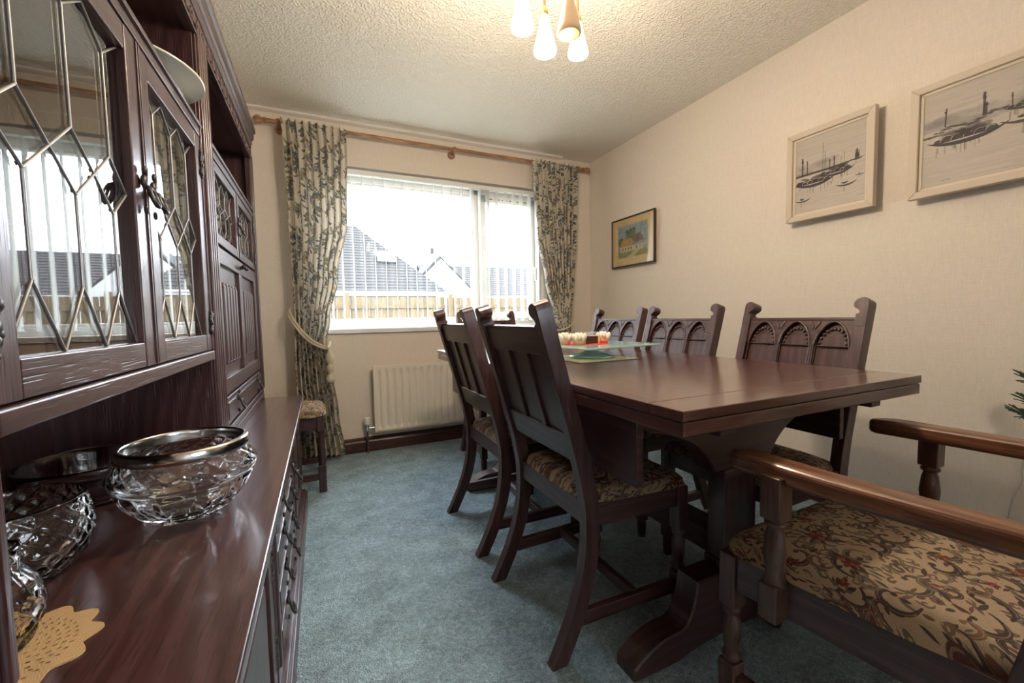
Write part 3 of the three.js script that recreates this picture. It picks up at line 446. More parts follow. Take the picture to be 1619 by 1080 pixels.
// ---------------------------------------------------------------- dining chairs
function cushion(hr, hf, z0, z1, y0, hgt, over = .012) {
  const n = 22, m = 22, pos = [], P = (i, j) => { const a = -1 + 2 * i / n, b = -1 + 2 * j / m, t = (b + 1) / 2, half = lerp(hr, hf, t) + over; const ea = Math.sign(a) * Math.pow(Math.abs(a), .82), eb = Math.sign(b) * Math.pow(Math.abs(b), .82); const k = Math.pow(Math.max(0, 1 - Math.abs(a) ** 12), .5) * Math.pow(Math.max(0, 1 - Math.abs(b) ** 12), .5), dome = .55 + .45 * (1 - a * a) * (1 - b * b); const round = 1 - .10 * (a * a * b * b) ** 2; return [ea * half * round, y0 + hgt * k * dome, lerp(z0, z1, (eb * round + 1) / 2)]; };
  const uv = [];
  for (let i = 0; i < n; i++) for (let j = 0; j < m; j++) for (const [p, q] of [[i, j], [i, j + 1], [i + 1, j + 1], [i, j], [i + 1, j + 1], [i + 1, j]]) { const v = P(p, q); pos.push(...v); uv.push(v[0] + (Math.abs(v[0]) > hf * .9 ? (y0 + hgt - v[1]) * Math.sign(v[0]) : 0), v[2] + (y0 - v[1])); }
  const g = new THREE.BufferGeometry(); g.setAttribute('position', new THREE.Float32BufferAttribute(pos, 3)); g.setAttribute('uv', new THREE.Float32BufferAttribute(uv, 2));
  const nor = new Float32Array(pos.length); let o = 0;
  const N = (i, j) => { const A = P(Math.max(0, i - 1), j), B = P(Math.min(n, i + 1), j), C = P(i, Math.max(0, j - 1)), D = P(i, Math.min(m, j + 1)); return new THREE.Vector3(D[0] - C[0], D[1] - C[1], D[2] - C[2]).cross(new THREE.Vector3(B[0] - A[0], B[1] - A[1], B[2] - A[2])).normalize(); };
  for (let i = 0; i < n; i++) for (let j = 0; j < m; j++) for (const [p, q] of [[i, j], [i, j + 1], [i + 1, j + 1], [i, j], [i + 1, j + 1], [i + 1, j]]) { const v = N(p, q); nor[o++] = v.x; nor[o++] = v.y; nor[o++] = v.z; }
  g.setAttribute('normal', new THREE.BufferAttribute(nor, 3)); return g;
}
const postCurve = [[1.0, -.146], [.9, -.118], [.8, -.090], [.68, -.055], [.55, -.020], [.44, 0], [.36, .002], [.28, -.006], [.2, -.024], [.12, -.054], [.05, -.088], [0, -.115]];
const LEAN = Math.atan(.135 / .485);
function chairPost(x, sgn, top) {                   // sgn: +1 when the chair's middle lies towards +x
  const side = [], t = .024, pc = postCurve.filter(([y]) => y <= .955);
  const at = (y) => { for (let i = 0; i < postCurve.length - 1; i++) { const [a, za] = postCurve[i], [b, zb] = postCurve[i + 1]; if (y <= a && y >= b) return lerp(zb, za, (y - b) / (a - b)); } return -.146; };
  const ys = []; for (let y = 0; y <= .93; y += .03) ys.push(y); ys.push(.945);
  const f = ys.map((y) => [at(y) + t, y]), b = ys.map((y) => [at(y) - t, y]).reverse();
  // profile in (z, y), extruded across x
  const g = extr(shapeOf([...f.map(([z, y]) => [-z, y]), ...b.map(([z, y]) => [-z, y])].reverse()), .036, .0015, 'y').rotateY(Math.PI / 2).translate(x - .018, 0, 0);
  // scrolled top in (x, y): straight outside, curl on the inside
  const s = new THREE.Shape(); s.moveTo(-.018, 0); s.lineTo(-.018, .085); s.bezierCurveTo(-.018, .106, .0, .110, .012, .106); s.bezierCurveTo(.034, .100, .036, .072, .018, .066); s.bezierCurveTo(.010, .062, .006, .056, .008, .050); s.lineTo(.018, .046); s.lineTo(.018, 0); s.closePath();
  const h = extr(s, .048, .0015, 'y', 6).translate(0, 0, -.024); if (sgn < 0) h.rotateY(Math.PI);
  h.rotateX(-LEAN).translate(x, .937, at(.937));
  return [g, h];
}
function turnedLeg(x, z, top, mat) {
  return [bx(.042, top - .30, .042, x, (top + .30) / 2, z, .004, 'y'), lathe([[.013, .160], [.020, .165], [.021, .176], [.015, .184], [.0165, .20], [.021, .235], [.0205, .262], [.014, .278], [.020, .284], [.021, .292], [.017, .302]], 18).translate(x, 0, z), bx(.042, .085, .042, x, .118, z, .004, 'y'), lathe([[0, 0], [.017, 0], [.019, .02], [.021, .05], [.019, .077]], 16).translate(x, 0, z)];
}
function archedBack(parent, hw, front, yA, yB) {    // built upright at its foot, then leaned; yA..yB measured along the slope
  const place = (g) => g.rotateX(-LEAN).translate(0, .55, -.020);
  const H = yB - yA, w = hw * 2 - .034, x0 = -w / 2, n = 3, cw = w / n, top = yB, tr = .082, br = .085;
  part('top_rail', place(mergeGeometries([bb(x0, -x0, top - tr, top, -.013, .0, .003, 'x'), bb(x0, -x0, top - .012, top, -.013, .016, .003, 'x')])), M.oakChair, parent);
  part('lower_rail', place(bb(x0, -x0, yA, yA + br, -.013, .011, .003, 'x')), M.oakChair, parent);
  for (let k = 1; k < n; k++) part('muntin', [place(bb(x0 + cw * k - .014, x0 + cw * k + .014, yA + br, top - tr, -.013, .009, .003, 'y')), place(bb(x0 + cw * k - .004, x0 + cw * k + .004, yA + br, top - .10, .007, .014, .003, 'y'))], M.oakChair, parent);
  {
    const sp = top - .108, ap = top - .016, sh = shapeOf([[x0, sp - .004], [-x0, sp - .004], [-x0, top - .004], [x0, top - .004]]);
    for (let k = 0; k < n; k++) { const cx = x0 + cw * (k + .5), r = cw / 2 - .006, pt = [[cx - r, sp - .003]]; for (let i = 0; i <= 14; i++) { const t = i / 14 * 2 - 1; pt.push([cx + t * r, sp + (ap - sp) * Math.pow(1 - Math.pow(Math.abs(t), 1.75), .62)]); } pt.push([cx + r, sp - .003]); sh.holes.push(new THREE.Path(pt.map(([x, y]) => new THREE.Vector2(x, y)))); }
    part('arcade', place(extr(sh, .011, 0, 'x').translate(0, 0, .003)), M.oakChair, parent, 'carved pointed arches across the back');
  }
  for (let k = 0; k < n; k++) {
    const cx = x0 + cw * (k + .5), pn = part('panel', place(bb(cx - cw / 2, cx + cw / 2, yA + br - .005, top - tr + .01, -.004, .003, .001, 'y')), M.oakChair, parent);
    const r = cw / 2 - .007, sp = top - .108, ap = top - .016, gs = [];
    // arch moulding on the front face
    const arc = []; for (let i = 0; i <= 16; i++) { const t = i / 16 * 2 - 1, x = t * r; arc.push([cx + x, sp + (ap - sp) * Math.pow(1 - Math.pow(Math.abs(t), 1.75), .62), .013]); }
    gs.push(place(tube(arc, .0046, 30, 6)), place(tube(arc.map(([x, y, z]) => [cx + (x - cx) * 1.07, sp + (y - sp) * 1.06, z - .002]), .003, 30, 6)));
    gs.push(place(bb(cx - r - .003, cx - r + .003, yA + br, sp, .008, .014, .002, 'y')), place(bb(cx + r - .003, cx + r + .003, yA + br, sp, .008, .014, .002, 'y')));
    // tracery: pierced band with cusps inside the arch
    for (let i = 0; i < 11; i++) { const a = Math.PI * (i + .5) / 11, x = cx + Math.cos(a) * r * .76, y = sp + Math.sin(a) * (ap - sp) * .72; gs.push(place(ball(.0066, x, y, .004, 1, 1, .7, 7, 5))); }
    gs.push(place(bb(cx - r * .97, cx + r * .97, sp - .006, sp - .001, .001, .006, .002, 'x')));
    part('carved_arch', gs, M.oakChair, pn);
    if (k < n) { const lf = []; for (let i = 0; i < 4; i++) for (const q of [-1, 1]) lf.push(place(ball(.006, cx + cw / 2 + q * (.004 + i * .004), top - .022 - Math.abs(3 - i) * .006, .0135, .7, 1.5, .6, 6, 5))); if (k < n - 1) part('carved_leaf', lf, M.oakChair, pn); }
  }
}
function makeChair(name, label) {
  const c = thing(name, label, 'chair', [0, 0, 0], 0, 'side chairs round the dining table'), hr = .2175, hf = .248, D = .375;
  for (const s of [-1, 1]) part('back_post', chairPost(s * hr, -s), M.oakChair, c, 'scrolled back post running down to a splayed leg');
  for (const s of [-1, 1]) part('front_leg', turnedLeg(s * (hf - .022), D - .03, .445), M.oakChair, c);
  for (const s of [-1, 1]) { const a = new THREE.Vector3(s * (hr), .415, .02), b = new THREE.Vector3(s * (hf - .02), .415, D - .05), L = a.distanceTo(b); part('side_rail', bx(.024, .066, L, 0, 0, 0, .003, 'z').rotateY(Math.atan2(b.x - a.x, b.z - a.z)).translate(...a.clone().add(b).multiplyScalar(.5).toArray()), M.oakChair, c); }
  part('front_rail', bx(2 * hf - .085, .066, .024, 0, .415, D - .03, .003), M.oakChair, c);
  part('rear_rail', bx(2 * hr - .036, .066, .024, 0, .415, .0, .003), M.oakChair, c);
  for (const s of [-1, 1]) { const a = new THREE.Vector3(s * hr, .115, -.035), b = new THREE.Vector3(s * (hf - .022), .115, D - .05), L = a.distanceTo(b); part('side_stretcher', bx(.022, .042, L, 0, 0, 0, .003, 'z').rotateY(Math.atan2(b.x - a.x, b.z - a.z)).translate(...a.clone().add(b).multiplyScalar(.5).toArray()), M.oakChair, c); }
  part('cross_stretcher', bx(2 * (hr + hf) / 2 - .03, .036, .022, 0, .120, .17, .003), M.oakChair, c);
  archedBack(c, hr, true, .03, .437);
  part('seat_cushion', cushion(hr - .005, hf, -.012, D + .010, .448, .048, .009), M.tapestry, c, 'tapestry seat with brown scrolls on beige');
  return c;
}
const CX = 1.157;
const chair = makeChair('dining_chair', 'dark oak chair seen from behind, nearest on the near long side of the table');
chair.position.set(.69, 0, -1.2); chair.rotation.y = Math.PI / 2;
copy(chair, [.69, 0, -1.815], Math.PI / 2, 'dark oak chair seen from behind, second along beyond the nearest one');
copy(chair, [1.625, 0, -1.035], -Math.PI / 2, 'dark oak chair with carved arches, closest to the wall paintings');
copy(chair, [1.625, 0, -1.643], -Math.PI / 2, 'dark oak chair with carved arches, middle of three along the right wall');
copy(chair, [1.625, 0, -2.17], -Math.PI / 2, 'dark oak chair with carved arches, furthest of three along the right wall');
copy(chair, [CX, 0, -2.845], 0, 'dark oak chair at the head of the table in front of the window');
// ---------------------------------------------------------------- carver armchair at the near end
{
  const hr = .27, hf = .345, D = .48, c = thing('carver_armchair', 'oak carver armchair with worn open arms at the near end of the table', 'armchair', [1.195, 0, -.205], Math.PI);
  for (const s of [-1, 1]) part('back_post', chairPost(s * hr, -s), M.oakChair, c);
  for (const s of [-1, 1]) part('front_leg', turnedLeg(s * (hf - .022), D - .03, .43), M.oakPost, c);
  const bar = (name, a, b, w, hh, mat) => { const A = new THREE.Vector3(...a), B = new THREE.Vector3(...b); part(name, bx(w, hh, A.distanceTo(B), 0, 0, 0, .003, 'z').rotateY(Math.atan2(B.x - A.x, B.z - A.z)).translate(...A.add(B).multiplyScalar(.5).toArray()), mat, c); };
  for (const s of [-1, 1]) { bar('side_rail', [s * hr, .39, .02], [s * (hf - .02), .39, D - .05], .026, .085, M.oakChair); bar('side_stretcher', [s * hr, .115, -.035], [s * (hf - .022), .115, D - .05], .024, .044, M.oakChair); }
  part('front_rail', bx(2 * hf - .085, .085, .026, 0, .39, D - .03, .003), M.oakChair, c);
  part('rear_rail', bx(2 * hr - .036, .085, .026, 0, .39, 0, .003), M.oakChair, c);
  part('cross_stretcher', bx(hr + hf - .04, .038, .024, 0, .120, .2, .003), M.oakChair, c);
  archedBack(c, hr, true, .03, .437);
  part('seat_cushion', cushion(hr - .005, hf, -.012, D + .012, .432, .052), M.tapestry, c, 'tapestry seat with brown scrolls and burgundy flowers');
  for (const s of [-1, 1]) {
    // flat arm, bowed outwards in plan, rounded at the tip
    const inn = [], out = [], n = 40;
    for (let i = 0; i <= n; i++) { const t = i / n, z = lerp(-.055, .468, t), mid = lerp(.292, .305, t) + .012 * Math.sin(t * Math.PI), wd = lerp(.026, .036, t) * (t > .9 ? Math.sqrt(Math.max(0.02, 1 - ((t - .9) / .1) ** 2)) : 1); inn.push([s * (mid - wd), z]); out.push([s * (mid + wd), z]); }
    const sh = shapeOf([...inn, ...out.reverse()]);
    const arm = extr(sh, .042, .012, 'y', 8, 4).rotateX(Math.PI / 2);      // (x, z) plan, thickness downwards
    const p = arm.attributes.position; for (let i = 0; i < p.count; i++) { const z = p.getZ(i), t = clamp((z + .055) / .523); p.setY(i, p.getY(i) + .684 + .004 * Math.cos(t * Math.PI * 1.25) - .008 * clamp((t - .82) / .18) ** 2); }
    arm.computeVertexNormals();
    const a = part('arm', fin(arm, 'z'), M.oakArm, c, 'worn lighter oak arm');
    part('arm_post', [bx(.044, .095, .044, s * .338, .610, .34, .004, 'y'), lathe([[.012, .415], [.021, .42], [.022, .43], [.017, .44], [.019, .46], [.0225, .49], [.0185, .53], [.014, .545], [.021, .55], [.021, .556], [.016, .562]], 18).translate(s * .338, 0, .34), bx(.044, .08, .04, s * .342, .385, .34, .004, 'y')], M.oakPost, c);
  }
}
// ---------------------------------------------------------------- refectory table
{
  const t = thing('dining_table', 'long dark oak draw leaf refectory table in the middle of the room', 'table', [CX, 0, -1.597]);
  const hw = .4925, hl = .983, b = .10;
  part('top', [bb(-hw, hw, .7765, .80, -hl + b + .0006, hl - b - .0006, .003, 'z')], M.oakTable, t);
  for (const s of [-1, 1]) part('end_board', bb(-hw, hw, .7765, .80, s > 0 ? hl - b : -hl, s > 0 ? hl : -hl + b, .003, 'x'), M.oakTable, t);
  for (const s of [-1, 1]) part('draw_leaf', bb(-hw + .003, hw - .003, .7425, .7750, s > 0 ? .01 : -hl + .002, s > 0 ? hl - .002 : -.01, .004, 'z'), M.oakTable, t);
  for (const s of [-1, 1]) part('leaf_runner', bb(s * .29, s * .34, .715, .742, -.95, .95, .004, 'z'), M.oak, t);
  for (const s of [-1, 1]) part('apron', bb(s * .430, s * .453, .56, .742, -.80, .80, .003, 'z'), M.oak, t);
  for (const zc of [.722, -.653]) {
    const br = new THREE.Shape(); br.moveTo(-.43, .742); br.lineTo(-.43, .70); br.lineTo(-.415, .69); br.lineTo(-.40, .70); br.lineTo(-.375, .68); br.bezierCurveTo(-.25, .66, -.17, .62, -.12, .53); br.lineTo(.12, .53); br.bezierCurveTo(.17, .62, .25, .66, .375, .68); br.lineTo(.40, .70); br.lineTo(.415, .69); br.lineTo(.43, .70); br.lineTo(.43, .742); br.closePath();
    const tr = part('trestle', [extr(br, .075, .004, 'x').translate(0, 0, zc - .0375), bb(-.072, .072, .18, .535, zc - .032, zc + .032, .006, 'y')], M.oak, t);
    for (const y of [.215, .50]) part('column_collar', bb(-.080, .080, y, y + .027, zc - .038, zc + .038, .006, 'x'), M.oak, tr);
    const ft = new THREE.Shape(); ft.moveTo(-.425, 0); ft.lineTo(-.425, .035); ft.bezierCurveTo(-.36, .085, -.30, .09, -.255, .088); ft.bezierCurveTo(-.21, .10, -.20, .16, -.19, .215); ft.lineTo(.19, .215); ft.bezierCurveTo(.20, .16, .21, .10, .255, .088); ft.bezierCurveTo(.30, .09, .36, .085, .425, .035); ft.lineTo(.425, 0); ft.lineTo(.26, 0); ft.bezierCurveTo(.2, .03, -.2, .03, -.26, 0); ft.closePath();
    part('foot', extr(ft, .08, .005, 'x').translate(0, 0, zc - .04), M.oak, t);
  }
  part('stretcher', bb(-.05, .05, .225, .30, -.64, .735, .006, 'z'), M.oak, t);
}
// ---------------------------------------------------------------- upholstered stool by the curtain
{
  const s = thing('stool', 'low tapestry topped stool between the sideboard and the curtain', 'stool', [-.24, 0, -2.79]); s.scale.y = 1.065;
  const hx = .235, hz = .185;
  part('seat_cushion', cushion(hx, hx, -hz - .012, hz + .012, .42, .062, .012), M.tapestry, s);
  for (const x of [-1, 1]) for (const z of [-1, 1]) part('leg', [bx(.042, .08, .042, x * (hx - .022), .375, z * (hz - .022), .004, 'y'), lathe([[.014, .14], [.019, .15], [.016, .165], [.0195, .24], [.0185, .30], [.014, .32], [.02, .33], [.016, .34]], 14).translate(x * (hx - .022), 0, z * (hz - .022)), bx(.042, .15, .042, x * (hx - .022), .075, z * (hz - .022), .004, 'y')], M.oak, s);
  for (const z of [-1, 1]) part('rail', bx(2 * hx - .086, .07, .022, 0, .382, z * (hz - .02), .003), M.oak, s);
  for (const x of [-1, 1]) part('rail', bx(.022, .07, 2 * hz - .086, x * (hx - .02), .382, 0, .003), M.oak, s);
  for (const z of [-1, 1]) part('stretcher', bx(2 * hx - .086, .035, .022, 0, .085, z * (hz - .022), .003), M.oak, s);
}
// ---------------------------------------------------------------- cut glass on the sideboard
function cutGlass(outer, inner, cut, nu = 96, nv = 36, ni = 14) {
  const samp = (pts, t) => { const L = [0]; for (let i = 1; i < pts.length; i++) L.push(L[i - 1] + Math.hypot(pts[i][0] - pts[i - 1][0], pts[i][1] - pts[i - 1][1])); const d = t * L[L.length - 1]; for (let i = 1; i < pts.length; i++) if (d <= L[i] + 1e-9) { const k = (d - L[i - 1]) / (L[i] - L[i - 1]); return [lerp(pts[i - 1][0], pts[i][0], k), lerp(pts[i - 1][1], pts[i][1], k)]; } return pts[pts.length - 1]; };
  const rows = [];
  for (let j = 0; j <= nv; j++) { const t = j / nv, [r, y] = samp(outer, t); rows.push(Array.from({ length: nu }, (_, i) => { const u = i / nu, R = Math.max(0, r - cut(u, t) * clamp(r / .02)); return [R * Math.cos(u * 6.28319), y, R * Math.sin(u * 6.28319)]; })); }
  for (let j = 0; j <= ni; j++) { const [r, y] = samp(inner, j / ni); rows.push(Array.from({ length: nu }, (_, i) => [r * Math.cos(i / nu * 6.28319), y, r * Math.sin(i / nu * 6.28319)])); }
  const pos = []; for (let j = 0; j < rows.length - 1; j++) for (let i = 0; i < nu; i++) { const k = (i + 1) % nu, a = rows[j][i], b = rows[j][k], c = rows[j + 1][k], d = rows[j + 1][i]; pos.push(...a, ...c, ...b, ...a, ...d, ...c); }
  const g = new THREE.BufferGeometry(); g.setAttribute('position', new THREE.Float32BufferAttribute(pos, 3)); g.deleteAttribute('uv'); const sm = mergeVertices(g, 1e-6); sm.computeVertexNormals(); return fin(sm, 'y');
}
const tri1 = (x) => Math.abs(((x % 1) + 1) % 1 - .5) * 2;      // triangle wave 0..1
const diamond = (n, m, depth, t0, t1) => (u, t) => t < t0 || t > t1 ? 0 : depth * (1 - Math.min(tri1(u * n + t * m), tri1(u * n - t * m) ) ) ** 3;
const flutes = (n, depth, t0, t1) => (u, t) => t < t0 || t > t1 ? 0 : depth * (1 - tri1(u * n)) ** 2;
{
  const b = thing('crystal_bowl', 'large cut crystal bowl with a silver rim on the sideboard', 'bowl', [-.270, SBY + .001, -1.07]);
  const star = (u, t) => { if (t < .12) return 0; if (t > .80) return diamond(24, 9, .0022, .8, .99)(u, t); const c = ((u * 9) % 1) - .5, y = (t - .42) * 3.2, a = Math.atan2(y, c * 1.6), r = Math.hypot(c * 1.6, y); return t < .70 ? .0060 * Math.max(0, 1 - Math.abs(Math.sin(a * 4)) * r * 6) * (r < .75 ? 1 : 0) + .0022 * (1 - tri1(u * 9 + .5)) ** 10 : (t < .735 ? .002 : 0); };
  part('glass_body', cutGlass([[0, .004], [.045, .003], [.052, 0], [.066, 0], [.085, .016], [.112, .048], [.128, .088], [.131, .100], [.127, .106], [.112, .132], [.111, .136]], [[.104, .136], [.106, .130], [.119, .104], [.120, .090], [.104, .052], [.076, .022], [.05, .014], [0, .012]], star, 180, 60, 16).scale(.98, 1.0, .98), M.crystal, b);
  part('silver_rim', lathe([[.111, .131], [.1155, .132], [.117, .140], [.1165, .150], [.113, .1545], [.106, .1545], [.103, .150], [.1035, .137], [.104, .131]], 64).scale(.98, 1.0, .98), M.silver, b, 'polished silver rim');
  const d = thing('glass_dish', 'low round fluted glass dish at the back of the sideboard niche', 'dish', [-.505, SBY + .001, -1.285]);
  part('glass_body', cutGlass([[0, .002], [.10, 0], [.112, .004], [.120, .04], [.126, .084], [.125, .087]], [[.120, .087], [.119, .082], [.112, .04], [.105, .012], [0, .010]], flutes(44, .0022, .3, .72), 176, 24, 10), M.crystal, d);
  const v = thing('diamond_cut_bowl', 'diamond cut crystal bowl standing left of the silver rimmed bowl', 'bowl', [-.455, SBY + .001, -.905]);
  part('glass_body', cutGlass([[0, .004], [.04, .003], [.05, 0], [.058, .002], [.078, .025], [.088, .055], [.086, .085], [.080, .113], [.0785, .116]], [[.0735, .116], [.073, .112], [.078, .082], [.079, .055], [.066, .026], [.04, .014], [0, .013]], diamond(19, 7, .0042, .30, .97), 160, 52, 14).scale(1.08, 1.05, 1.08), M.crystal, v);
  const k = thing('small_crystal_jar', 'small crystal jar on the lace doily behind the cabinet post', 'jar', [-.385, SBY + .0035, -.70]);
  part('glass_body', cutGlass([[0, .003], [.03, .002], [.034, 0], [.040, .004], [.052, .03], [.056, .055], [.048, .082], [.036, .098], [.036, .125], [.035, .127]], [[.031, .127], [.031, .10], [.042, .08], [.048, .055], [.044, .03], [.03, .014], [0, .012]], (u, t) => t < .62 ? diamond(11, 6, .0034, .25, .62)(u, t) : flutes(14, .002, .62, .9)(u, t), 112, 44, 12), M.crystal, k);
  // scalloped lace doily with pierced holes
  const R = .092, s = new THREE.Shape(), n = 12, pts = []; for (let i = 0; i < n * 10; i++) { const a = i / (n * 10) * 6.28319, q = R * (.90 + .15 * Math.pow(Math.abs(Math.sin(a * n / 2 + .3)), 1.6)); pts.push(new THREE.Vector2(Math.cos(a) * q, Math.sin(a) * q)); } s.setFromPoints(pts);
  for (const [rad, cnt, hr, off] of [[.028, 14, .0016, 0], [.036, 20, .0018, .2], [.045, 26, .0020, 0], [.054, 30, .0022, .1], [.062, 36, .0020, .3], [.070, 40, .0019, 0]]) for (let i = 0; i < cnt; i++) { const a = (i + off) / cnt * 6.28319, h = new THREE.Path(); h.absellipse(Math.cos(a) * rad, Math.sin(a) * rad, hr * 1.5, hr * .8, 0, 6.28319, true, a + .6); s.holes.push(h); }
  single('lace_doily', extr(s, .0022, 0, 'x', 3).rotateX(-Math.PI / 2).translate(-.372, SBY + .0006, -.688), std({ color: lin(.66, .44, .22), bumpMap: rep(weaveBump, 10), bumpScale: .0015, roughness: .95 }), 'tan scalloped lace doily at the front of the sideboard niche', 'doily');
}
// ---------------------------------------------------------------- on the table
{
  const mat = single('table_mat', bb(.977, 1.287, .8002, .8045, -1.75, -1.441, .0015, 'x'), M.cork, 'square cork backed mat under the glass cake stand', 'table mat');
  const ty = .8047;
  const c = thing('glass_cake_stand', 'square green tinted glass cake stand on the table', 'cake stand', [1.145, ty, -1.60], .12);
  part('foot', lathe([[0, 0], [.100, 0], [.103, .005], [.092, .014], [.05, .022], [.026, .034], [.024, .038], [0, .038]], 40), M.plateGlass, c);
  part('bowl_support', lathe([[0, .036], [.03, .037], [.07, .044], [.11, .053], [.11, .0555], [0, .0555]], 40), M.plateGlass, c);
  part('plate', bx(.44, .008, .44, 0, .0597, 0, .003), M.plateGlass, c, 'square glass plate with green edges');
  const py = ty + .0639;
  single('red_paper_mat', lathe([[0, 0], [.088, 0], [.088, .0012], [0, .0012]], 40).scale(1.25, 1, .8).translate(1.12, py, -1.60), std({ color: lin(.62, .03, .03), roughness: .7 }), 'red round paper mat on the glass cake stand', 'mat');
  const ry = py + .0014;
  const bo = thing('chocolate_box', 'small dark brown gift box with a clear top between the flower candles', 'box', [1.125, ry, -1.60], .15);
  part('box_base', bx(.075, .034, .055, 0, .017, 0, .002), std({ color: lin(.06, .03, .025), roughness: .5 }), bo);
  part('gold_band', [bx(.012, .035, .056, .045, .0175, 0, .001), bx(.012, .035, .056, -.045, .0175, 0, .001)], std({ color: lin(.75, .55, .22), roughness: .5 }), bo);
  part('clear_lid', bx(.10, .018, .058, 0, .0435, 0, .003), phy({ color: lin(.95, .97, 1), transmission: .85, roughness: .15, thickness: 0 }), bo);
  const orange = std({ color: lin(.88, .48, .30), roughness: .6 }), cream = std({ color: lin(.85, .76, .66), roughness: .7 });
  const fl = (label, x, z) => { const f = thing('flower_candle', label, 'candle', [x, ry, z], 0, 'flower candles on the cake stand'); part('cup', lathe([[0, 0], [.022, 0], [.026, .015], [.024, .028], [0, .028]], 18), orange, f); const gs = []; for (let k = 0; k < 9; k++) { const a = k * .698; gs.push(ball(.0115, Math.cos(a) * .026, .030 + .006 * (k % 2), Math.sin(a) * .026, .8, 1.3, .8, 8, 6)); } for (let k = 0; k < 5; k++) { const a = k * 1.257; gs.push(ball(.010, Math.cos(a) * .012, .042, Math.sin(a) * .012, .8, 1.2, .8, 8, 6)); } part('petals', gs, cream, f); return f; };
  fl('cream and orange flower candle nearest the curtain', 1.015, -1.625); fl('cream and orange flower candle left of the brown box, in front', 1.052, -1.565); fl('cream and orange flower candle right of the brown box', 1.212, -1.60);
}
// ---------------------------------------------------------------- pictures
function frameGeo(w, h, fw, d) { const mk = (L) => extr(shapeOf([[-L / 2, 0], [L / 2, 0], [L / 2 - fw, fw], [-L / 2 + fw, fw]]), d, .0025, 'x'); const a = mk(w).translate(0, -h / 2, 0), b = mk(w).rotateZ(Math.PI).translate(0, h / 2, 0), c = fin(mk(h).rotateZ(Math.PI / 2), 'y').translate(w / 2, 0, 0), e = fin(mk(h).rotateZ(-Math.PI / 2), 'y').translate(-w / 2, 0, 0); return [a, b, c, e]; }
function picture(name, label, w, h, y, z, fw, d, fmat, art, mount) {       // hangs on the right wall, facing -x
  const p = thing(name, label, 'picture', [RX1 - d - .004, y, z], -Math.PI / 2);
  const f = frameGeo(w, h, fw, d); ['frame_bottom', 'frame_top', 'frame_side', 'frame_side'].forEach((n, i) => part(n, f[i], fmat, p));
  if (mount) { part('slip', frameGeo(w - 2 * fw + .002, h - 2 * fw + .002, .012, d * .6), mount, p); }
  const iw = w - 2 * fw, ih = h - 2 * fw, g = new THREE.PlaneGeometry(iw, ih).translate(0, 0, d * .45); part('backing', bx(iw + .01, ih + .01, .004, 0, 0, d * .45 - .003, 0), M.cork, p);
  const m = new THREE.Mesh(g, art); m.name = 'print'; m.castShadow = m.receiveShadow = true; p.add(m); return p;
}
const boats = (sd, W, H, fn) => canvasTex(W, H, (c) => {
  seed = sd; c.fillStyle = '#b3a99d'; c.fillRect(0, 0, W, H);
  for (let k = 0; k < 500; k++) { const y = rr(0, H), up = y < H * .45; c.fillStyle = up ? `rgba(${rnd() < .6 ? '140,131,124' : '196,188,176'},${rr(.05, .14)})` : `rgba(${rnd() < .7 ? '212,205,193' : '150,142,134'},${rr(.05, .14)})`; c.fillRect(rr(-120, W), y, rr(60, 320), rr(3, 16)); }
  const ink = (a) => `rgba(${40 + 14 * rnd()},${34 + 12 * rnd()},${36 + 10 * rnd()},${a})`;
  const smear = (x, y, w, h, a) => { for (let k = 0; k < 14; k++) { c.fillStyle = ink(a * rr(.3, 1)); c.beginPath(); c.ellipse(x + rr(-w, w) * .6, y + rr(-h, h) * .6, w * rr(.15, .45), h * rr(.2, .6), rr(-.3, .3), 0, 7); c.fill(); } };
  const hull = (x, y, L, t, a = .92) => { c.fillStyle = ink(a); c.beginPath(); c.moveTo(x - L * .52, y - t * .7); c.quadraticCurveTo(x - L * .3, y + t * .15, x, y + t * .1); c.quadraticCurveTo(x + L * .35, y, x + L * .52, y - t); c.quadraticCurveTo(x + L * .36, y + t * .75, x, y + t * .8); c.quadraticCurveTo(x - L * .36, y + t * .7, x - L * .52, y - t * .7); c.fill(); };
  const mast = (x, y, h, w) => { c.strokeStyle = ink(.8); c.lineWidth = w; c.beginPath(); c.moveTo(x, y); c.quadraticCurveTo(x + rr(-4, 4), y - h / 2, x + rr(-6, 6), y - h); c.stroke(); if (w > 6) smear(x, y - h * .8, w, h * .12, .6); };
  const junk = (x, y, L) => { const t = L * .07; smear(x, y - t * 1.6, L * .42, t * 1.4, .55); for (let k = 0; k < 6; k++) { const cx = x + L * (-.36 + k * .135), r = L * rr(.07, .11); c.fillStyle = ink(.9); c.beginPath(); c.ellipse(cx, y - t * .2, r, r * rr(.9, 1.3), 0, Math.PI, 0); c.fill(); c.strokeStyle = `rgba(222,212,196,${rr(.5, .9)})`; c.lineWidth = L * .009; c.beginPath(); c.ellipse(cx - r * .15, y - t * .2, r * .9, r * 1.1, 0, Math.PI * 1.05, Math.PI * 1.7); c.stroke(); } hull(x, y, L, t * 1.5); for (let k = 0; k < 14; k++) { c.fillStyle = ink(rr(.12, .4)); c.fillRect(x + L * rr(-.42, .42), y + t * .8, rr(3, 10), L * rr(.04, .2)); } };
  const sampan = (x, y, L) => { hull(x, y, L, L * .13, .85); smear(x - L * .05, y - L * .09, L * .2, L * .06, .8); c.fillStyle = ink(.25); c.fillRect(x - L * .1, y + L * .1, L * .05, L * .3); };
  fn({ c, junk, sampan, mast, smear, ink, W, H });
});
